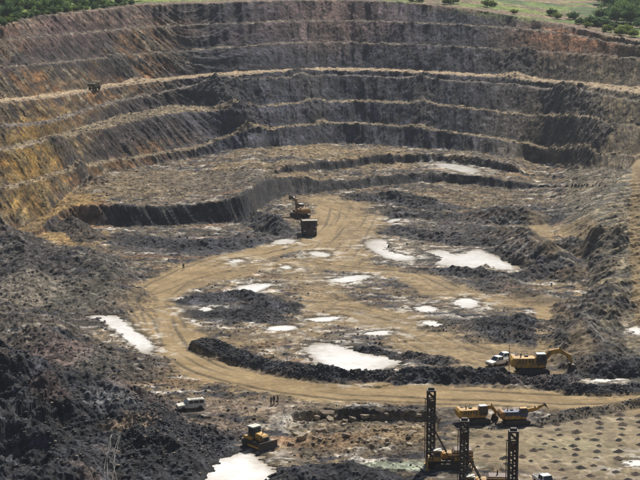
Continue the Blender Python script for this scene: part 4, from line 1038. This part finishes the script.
# drill cuttings: small heaps in rows over the blast pattern
cone = []
for k in range(4):
    b_ = bmesh.new(); rr = random.Random(k)
    bmesh.ops.create_cone(b_, cap_ends=False, segments=14, radius1=1.0, radius2=.08, depth=1.0)
    bmesh.ops.subdivide_edges(b_, edges=b_.edges[:], cuts=1)
    for v in b_.verts:
        f = 1 + rr.uniform(-.14, .14); v.co = Vector((v.co.x * f, v.co.y * f, (v.co.z + .5) * .45 * (1 + rr.uniform(-.1, .1)) - .03))
    m_ = bpy.data.meshes.new('cuttings_mound'); b_.to_mesh(m_); b_.free()
    for p in m_.polygons: p.use_smooth = True
    m_.materials.append(principled('drill_cuttings%d' % (k % 2), (.04, .035, .03) if k % 2 else (.07, .05, .038), .95, noise_scale=4, bump=.6)); cone.append(m_)
marks = [(578, 423), (598, 418), (599, 423), (600, 428), (600, 434), (595, 440), (599, 446), (597, 451), (620, 415), (620, 419.5), (623, 424), (622, 429), (622, 435), (619, 440), (621, 446), (619, 452), (564, 449), (573, 446), (577, 450), (575, 455),
         (562, 470), (581, 468), (594, 466), (604, 470), (486, 456), (505, 458), (506, 464), (541, 450), (534, 451), (531, 461), (522, 457), (555, 447), (552, 440), (560, 435), (540, 436), (545, 444), (640, 416), (640, 422), (641, 428), (640, 435), (640, 445),
         (556, 462), (545, 468), (575, 462), (618, 458), (616, 472), (596, 458), (540, 427), (556, 424), (558, 430), (577, 432), (578, 439), (490, 444), (500, 437), (487, 436), (478, 447), (636, 474), (628, 480), (590, 476), (566, 478)]
for k, (u, v) in enumerate(marks):
    p = at(u, v); o = bpy.data.objects.new('cuttings_mound', cone[k % 4]); col.objects.link(o)
    s = random.uniform(.5, .95); o.location = (p.x, p.y, p.z - .03); o.scale = (s * 1.25, s, s * random.uniform(.85, 1.3)); o.rotation_euler = (0, 0, random.uniform(0, 6))
    o['label'] = 'small dark mound of drill cuttings in the rows on the blast pad'; o['category'] = 'mound'; o['group'] = 'drill cuttings mounds in rows'

# hoses down the dark foreground slope
for k, pts in enumerate([[(112, 436), (110, 450), (105, 465), (104, 484)], [(111, 437), (108, 452), (107, 466), (108, 484)], [(120, 437), (117, 452), (113, 466), (117, 484)], [(119, 438), (114, 454), (115, 468), (112, 484)]]):
    P = [at(u, v) + Vector((0, 0, .35)) for u, v in pts]; Q = []
    for i in range(len(P) - 1):
        for j in range(10):
            q = P[i].lerp(P[i + 1], j / 10); q.z = max(ground(q.x, q.y) + .3, q.z); Q.append(q)
    mb = MB(); c0 = Q[0].copy()
    for i in range(len(Q) - 1): mb.tube(Q[i] - c0, Q[i + 1] - c0, .035, n=6)
    o = mb.build('hose', HOSE, None, loc=c0)
    o['label'] = ['pale thin hose down the dark slope, leftmost at the bottom', 'pale thin hose crossing the leftmost one on the dark slope', 'pale thin hose down the dark slope, rightmost at the bottom', 'pale thin hose crossing the rightmost one on the dark slope'][k]
    o['category'] = 'hose'; o['group'] = 'hoses on the dark slope'

# ------------------------------------------------------------------ rocks
def rock_mesh(seed, sub=1):
    b_ = bmesh.new(); bmesh.ops.create_icosphere(b_, subdivisions=sub, radius=1.0); rr = random.Random(seed)
    for v in b_.verts: v.co *= rr.uniform(.65, 1.15); v.co.z *= .75
    return b_
ROCKV = []
for k in range(6):
    b_ = rock_mesh(k); b_.verts.ensure_lookup_table()
    ROCKV.append((np.array([v.co[:] for v in b_.verts]), np.array([[v.index for v in f.verts] for f in b_.faces]))); b_.free()
def scatter(name, label, weight, n, smin, smax, mat, seed, power=3.0):
    """loose stones, thrown where the weight map says"""
    r = np.random.RandomState(seed)
    area = np.gradient(YR)[:, None] * np.gradient(XX, axis=1)
    w = np.clip(weight, 0, 1) * area; w[np.abs(SS) > .235] = 0; w[(YR < 212)] = 0
    cdf = np.cumsum(w.ravel()); pick = np.searchsorted(cdf, r.rand(n) * cdf[-1])
    i, j = np.unravel_index(np.clip(pick, 0, NR * NC - 1), (NR, NC)); i = np.clip(i, 0, NR - 2); j = np.clip(j, 0, NC - 2)
    fy, fx = r.rand(n), r.rand(n)
    zz = (Z[i, j] * (1 - fx) + Z[i, j + 1] * fx) * (1 - fy) + (Z[i + 1, j] * (1 - fx) + Z[i + 1, j + 1] * fx) * fy
    yy = YY[i, j] + (YR[i + 1] - YR[i]) * fy; sx = S[j] + (S[j + 1] - S[j]) * fx; xx = sx * yy
    size = smin + (smax - smin) * r.rand(n) ** power
    ok = WET[i, j] < .6
    V, F = [], []; off = 0
    for k in range(6):
        m = (np.arange(n) % 6 == k) & ok; q = m.sum(); v, f = ROCKV[k]
        a = r.rand(q) * 6.28; ca, sa = np.cos(a), np.sin(a); sc = size[m][:, None] * r.uniform(.7, 1.3, (q, 3))
        p = v[None] * sc[:, None, :]
        px = p[..., 0] * ca[:, None] - p[..., 1] * sa[:, None]; py = p[..., 0] * sa[:, None] + p[..., 1] * ca[:, None]
        p = np.stack([px + xx[m][:, None], py + yy[m][:, None], p[..., 2] + zz[m][:, None] + .25 * sc[:, 2:3]], -1)
        V.append(p.reshape(-1, 3)); F.append((f[None] + (np.arange(q) * len(v))[:, None, None]).reshape(-1, 3) + off); off += q * len(v)
    m_ = mesh_np(name, np.concatenate(V), np.concatenate(F), smooth=False); m_.materials.append(mat)
    o = bpy.data.objects.new(name, m_); col.objects.link(o); o['kind'] = 'stuff'; o['label'] = label; o['category'] = 'rubble'
    return o
def rock_material(name, lo, hi):
    m = bpy.data.materials.new(name); m.use_nodes = True; nt = m.node_tree; n = nt.nodes; L = nt.links; bs = n['Principled BSDF']
    geo = n.new('ShaderNodeNewGeometry'); r = n.new('ShaderNodeValToRGB'); L.new(geo.outputs['Random Per Island'], r.inputs[0])
    t = n.new('ShaderNodeTexNoise'); t.inputs['Scale'].default_value = 2.5; t.inputs['Detail'].default_value = 5; L.new(geo.outputs['Position'], t.inputs['Vector'])
    r.color_ramp.elements[0].color = (*lo, 1); r.color_ramp.elements[1].color = (*hi, 1); r.color_ramp.elements[0].position = .35
    mx = n.new('ShaderNodeMapRange'); mx.inputs[1].default_value = .3; mx.inputs[2].default_value = .7; mx.inputs[3].default_value = .6; mx.inputs[4].default_value = 1.4; L.new(t.outputs['Fac'], mx.inputs[0])
    vm = n.new('ShaderNodeVectorMath'); vm.operation = 'SCALE'; L.new(r.outputs[0], vm.inputs[0]); L.new(mx.outputs[0], vm.inputs['Scale'])
    L.new(vm.outputs[0], bs.inputs['Base Color']); bs.inputs['Roughness'].default_value = .85
    return m
DKROCK = rock_material('dark_rock', (.012, .013, .016), (.07, .071, .08))
BRROCK = rock_material('brown_rock', (.05, .042, .034), (.30, .25, .19))
WLROCK = rock_material('wall_rock', (.04, .036, .034), (.16, .13, .10))
PLROCK = rock_material('pale_rock', (.22, .18, .13), (.48, .43, .36))
wind = ROCKY * (YY > 225) * (YY < 330) * (XX > -32)
scatter('windrow_rubble', 'broken dark rock heaped along the windrow beside the main track', wind, 20000, .04, .26, DKROCK, 3, 4.0)
scatter('slope_rubble', 'dark blasted rock covering the lower left slope', ROCKY * (XX < -18) * (YY < 300), 7500, .04, .3, DKROCK, 4, 6.0)
scatter('floor_rubble', 'loose dark stones lying about the pit floor', np.clip(ROCKY * (YY > 300) + .25 * (KIND == 0) * (1 - np.clip(PATHW * 1.4, 0, 1)) * (YY < 520) * ((XX < 17) | (YY > 285)), 0, 1), 6000, .06, .36, DKROCK, 5, 4.0)
scatter('brown_stones', 'loose brown stones on the near pit floor', (KIND == 0) * (1 - np.clip(PATHW * 1.2, 0, 1)) * (YY < 330) * np.where(XX > 17, .0, 1), 5000, .05, .32, BRROCK, 6, 4.0)
bms = []
for k in range(5):
    b_ = rock_mesh(50 + k, 1)
    for v in b_.verts: v.co = Vector((v.co.x * 1.1, v.co.y, max(-.6, min(.55, v.co.z * 1.5))))
    m_ = bpy.data.meshes.new('boulder'); b_.to_mesh(m_); b_.free(); m_.materials.append(principled('boulder%d' % (k % 2), (.34, .28, .2) if k % 2 else (.2, .155, .11), .9, noise_scale=2.0, var=.4, bump=.5)); bms.append(m_)
rb_ = random.Random(9)
for k in range(46):
    u = rb_.uniform(288, 428); v = rb_.uniform(416, 448) if rb_.random() < .8 else rb_.uniform(413, 420)
    p = at(u, v); s = rb_.uniform(.25, .7) if k > 8 else rb_.uniform(.7, 1.1)
    o = bpy.data.objects.new('boulder', bms[k % 5]); col.objects.link(o)
    o.location = (p.x, p.y, p.z + .2 * s); o.scale = (s * rb_.uniform(.8, 1.6), s, s * .8); o.rotation_euler = (rb_.uniform(-.3, .3), rb_.uniform(-.3, .3), rb_.uniform(0, 6))
    o['label'] = 'angular pale boulder lying in the dug-out below the dark ledge'; o['category'] = 'boulder'; o['group'] = 'boulders in the dug-out'

scatter('wall_rubble', 'fallen rock scattered over the pit wall benches', ((SEG >= 10) & (SEG < i_rim)) * (.5 + (KIND == 2)) * (SEG != i_road), 4500, .1, .45, WLROCK, 8, 4.0)
# ------------------------------------------------------------------ trees and shrubs on the rim
LEAF = [rock_material('leaf_a', (.11, .19, .06), (.26, .35, .11)), rock_material('leaf_b', (.07, .13, .055), (.16, .24, .09)), rock_material('leaf_c', (.11, .16, .03), (.22, .27, .06))]
for lm_ in LEAF:
    nt = lm_.node_tree; n = nt.nodes; bs = n['Principled BSDF']; tl = n.new('ShaderNodeBsdfTranslucent'); mxs = n.new('ShaderNodeMixShader'); mxs.inputs[0].default_value = .5
    src = bs.inputs['Base Color'].links[0].from_socket; nt.links.new(src, tl.inputs['Color'])
    nt.links.new(bs.outputs[0], mxs.inputs[1]); nt.links.new(tl.outputs[0], mxs.inputs[2]); nt.links.new(mxs.outputs[0], n['Material Output'].inputs['Surface'])
BARK = principled('bark', (.09, .07, .05), .9, noise_scale=3)
def tree_meshes(seed, h, spread, nleaf, leafm, lowc=.25):
    rr = np.random.RandomState(seed); r2 = random.Random(seed)
    tr = MB(); p = Vector((0, 0, -.3)); top = Vector((r2.uniform(-.4, .4), r2.uniform(-.4, .4), h * .62)); tr.tube(p, top, h * .03, h * .012, 8)
    cl = []
    for k in range(9):
        a = k * 2.4 + r2.uniform(-.4, .4); f = r2.uniform(.3, .95); st = p.lerp(top, f); rad = spread * r2.uniform(.45, .95)
        e_ = Vector((math.cos(a) * rad, math.sin(a) * rad, h * (lowc + .15 + .6 * f * r2.uniform(.8, 1.1)))); tr.tube(st, e_, h * .012, h * .004, 6)
        cl += [(e_, spread * r2.uniform(.3, .5)), (st.lerp(e_, .6), spread * r2.uniform(.25, .4))]
    cl.append((Vector((0, 0, h * .88)), spread * .45))
    V = []; per = nleaf // len(cl)
    for c_, rad in cl:
        d = rr.normal(size=(per, 3)); d /= np.linalg.norm(d, axis=1)[:, None]; rad_ = rad * rr.rand(per, 1) ** .4
        ctr = np.array(c_) + d * rad_ * [1, 1, .75]
        a = rr.normal(size=(per, 3)); a /= np.linalg.norm(a, axis=1)[:, None]; b_ = np.cross(a, rr.normal(size=(per, 3))); b_ /= np.linalg.norm(b_, axis=1)[:, None]
        s = rr.uniform(.16, .38, (per, 1))
        V.append(np.stack([ctr - a * s, ctr + b_ * s * .6, ctr + a * s, ctr - b_ * s * .6], 1).reshape(-1, 3))
    V = np.concatenate(V); m_ = mesh_np('crown', V, np.arange(len(V)).reshape(-1, 4), smooth=False); m_.materials.append(leafm)
    t_ = bpy.data.meshes.new('trunk'); t_.from_pydata(tr.v, [], tr.f); t_.materials.append(BARK)
    return t_, m_
KINDS_ = [tree_meshes(1, 6.5, 4.0, 3200, LEAF[0], -.12), tree_meshes(2, 5.5, 3.6, 3000, LEAF[1], -.12), tree_meshes(3, 8, 4.0, 3000, LEAF[0], .1), tree_meshes(4, 3.2, 2.4, 1300, LEAF[2], .0), tree_meshes(5, 2.6, 2.2, 1200, LEAF[1], .0), tree_meshes(6, 7, 4.6, 3600, LEAF[1], -.1)]
def plant(name, u, back, k, s, label, cat, group):
    sx = ray(u, 10)[0]; yr = float(np.interp(sx, S, Yrim)) + back; x = sx * yr
    t = empty(name, label, cat, (x, yr, ground(x, yr) - .05), random.uniform(0, 6), group, s)
    for nm, m_ in zip(('trunk', 'crown'), KINDS_[k]):
        o = bpy.data.objects.new(nm, m_); o.parent = t; col.objects.link(o)
    return t
ORD = ['leftmost', 'second from the left', 'third from the left', 'fourth from the left', 'fifth from the left', 'sixth from the left', 'seventh from the left', 'eighth from the left', 'ninth from the left', 'tenth from the left', 'eleventh from the left', 'twelfth from the left', 'thirteenth from the left', 'fourteenth from the left', 'fifteenth from the left',
       'sixteenth from the left', 'seventeenth from the left', 'eighteenth from the left', 'nineteenth from the left', 'twentieth from the left', 'twenty-first from the left', 'twenty-second from the left', 'twenty-third from the left', 'twenty-fourth from the left', 'twenty-fifth from the left', 'twenty-sixth from the left']
def belt(name, rows, text, cat, group):
    for i, (u, back, k, s) in enumerate(sorted(rows)):
        plant(name, u, back, k, s, text % ORD[i], cat, group)
belt('tree', [(2, 70, 5, 1.5), (10, 22, 1, 1.2), (18, 44, 0, 1.5), (27, 90, 2, 1.4), (34, 24, 5, 1.1), (39, 14, 2, 1.1), (47, 34, 1, 1.3), (55, 30, 0, 1.3), (63, 16, 0, .9), (71, 44, 5, 1.2), (80, 24, 0, 1.0), (92, 30, 1, 1.1), (101, 18, 0, .8), (111, 40, 0, 1.2), (122, 24, 1, .9), (134, 30, 0, 1.0), (8, 120, 0, 1.8), (50, 120, 5, 1.7), (88, 100, 2, 1.4), (118, 90, 5, 1.4), (30, 150, 5, 1.9), (70, 150, 0, 1.8), (100, 150, 5, 1.6), (145, 60, 5, 1.2)], 'green leafy tree along the upper left rim, %s', 'tree', 'trees on the rim at the upper left')
belt('tree', [(601, 60, 5, 1.0), (609, 75, 1, 1.2), (617, 60, 5, 1.2), (624, 80, 2, 1.1), (631, 66, 5, 1.3), (638, 84, 5, 1.4), (628, 110, 1, 1.5), (614, 120, 5, 1.5), (604, 140, 5, 1.5), (641, 50, 1, .9), (594, 170, 0, 1.5), (580, 200, 0, 1.6), (560, 240, 0, 1.6), (636, 140, 5, 1.8)], 'dark green tree towards the upper right corner, %s', 'tree', 'trees at the upper right corner')
belt('shrub', [(411, 8, 3, .8), (416, 14, 3, 1.0), (421, 9, 4, .7), (447, 12, 3, 1.0), (453, 20, 3, 1.2), (487, 26, 3, 1.1), (493, 34, 4, .9), (514, 10, 3, .7), (551, 34, 4, 1.2), (558, 22, 3, .9), (574, 34, 4, 1.3), (581, 22, 4, 1.1), (591, 30, 4, 1.5), (598, 27, 4, 1.4), (588, 12, 3, .8), (608, 16, 3, 1.0), (621, 12, 3, 1.1), (634, 14, 3, 1.0), (614, 30, 4, 1.0), (627, 24, 3, 1.2), (604, 34, 4, 1.6)], 'low green shrub on the grassy upper right rim, %s', 'shrub', 'shrubs on the upper right rim')
belt('shrub', [(1, 4, 1, .55), (11, 4, 0, .5), (16, 6, 1, .6), (22, 9, 0, .6), (29, 5, 1, .5), (34, 8, 0, .6), (42, 6, 0, .55), (52, 8, 1, .6), (58, 5, 0, .5), (64, 9, 1, .6), (80, 6, 0, .5), (94, 8, 1, .5), (109, 9, 0, .5), (124, 7, 0, .45), (132, 9, 1, .45), (24, 5, 4, .6), (48, 6, 3, .5), (68, 7, 3, .7), (75, 9, 3, .7), (86, 6, 3, .5), (104, 7, 4, .6), (116, 6, 3, .5), (6, 6, 3, .8)], 'bushy shrub at the crest of the upper left rim, %s', 'shrub', 'shrubs along the upper left crest')
# ------------------------------------------------------------------ the air in the pit
hz = bpy.data.meshes.new('haze')
x0, x1, y0, y1, z0, z1 = -7000, 7000, -80, 4400, float(Z.min()) - 2, float(max(Z.max(), 90)) + 30
hz.from_pydata([(x, y, z) for z in (z0, z1) for y in (y0, y1) for x in (x0, x1)], [], [(0, 2, 3, 1), (4, 5, 7, 6), (0, 1, 5, 4), (2, 6, 7, 3), (0, 4, 6, 2), (1, 3, 7, 5)])
hm = bpy.data.materials.new('haze'); hm.use_nodes = True; hn = hm.node_tree.nodes
hn.remove(hn['Principled BSDF'])
pv = hn.new('ShaderNodeVolumePrincipled'); pv.inputs['Color'].default_value = (.78, .86, 1.0, 1); pv.inputs['Density'].default_value = 0.00008; pv.inputs['Anisotropy'].default_value = 0.2
hm.node_tree.links.new(pv.outputs[0], hn['Material Output'].inputs['Volume'])
hz.materials.append(hm)
haze = bpy.data.objects.new('haze', hz); haze['kind'] = 'stuff'; haze['label'] = 'thin bluish haze filling the pit air'; haze['category'] = 'haze'
col.objects.link(haze)
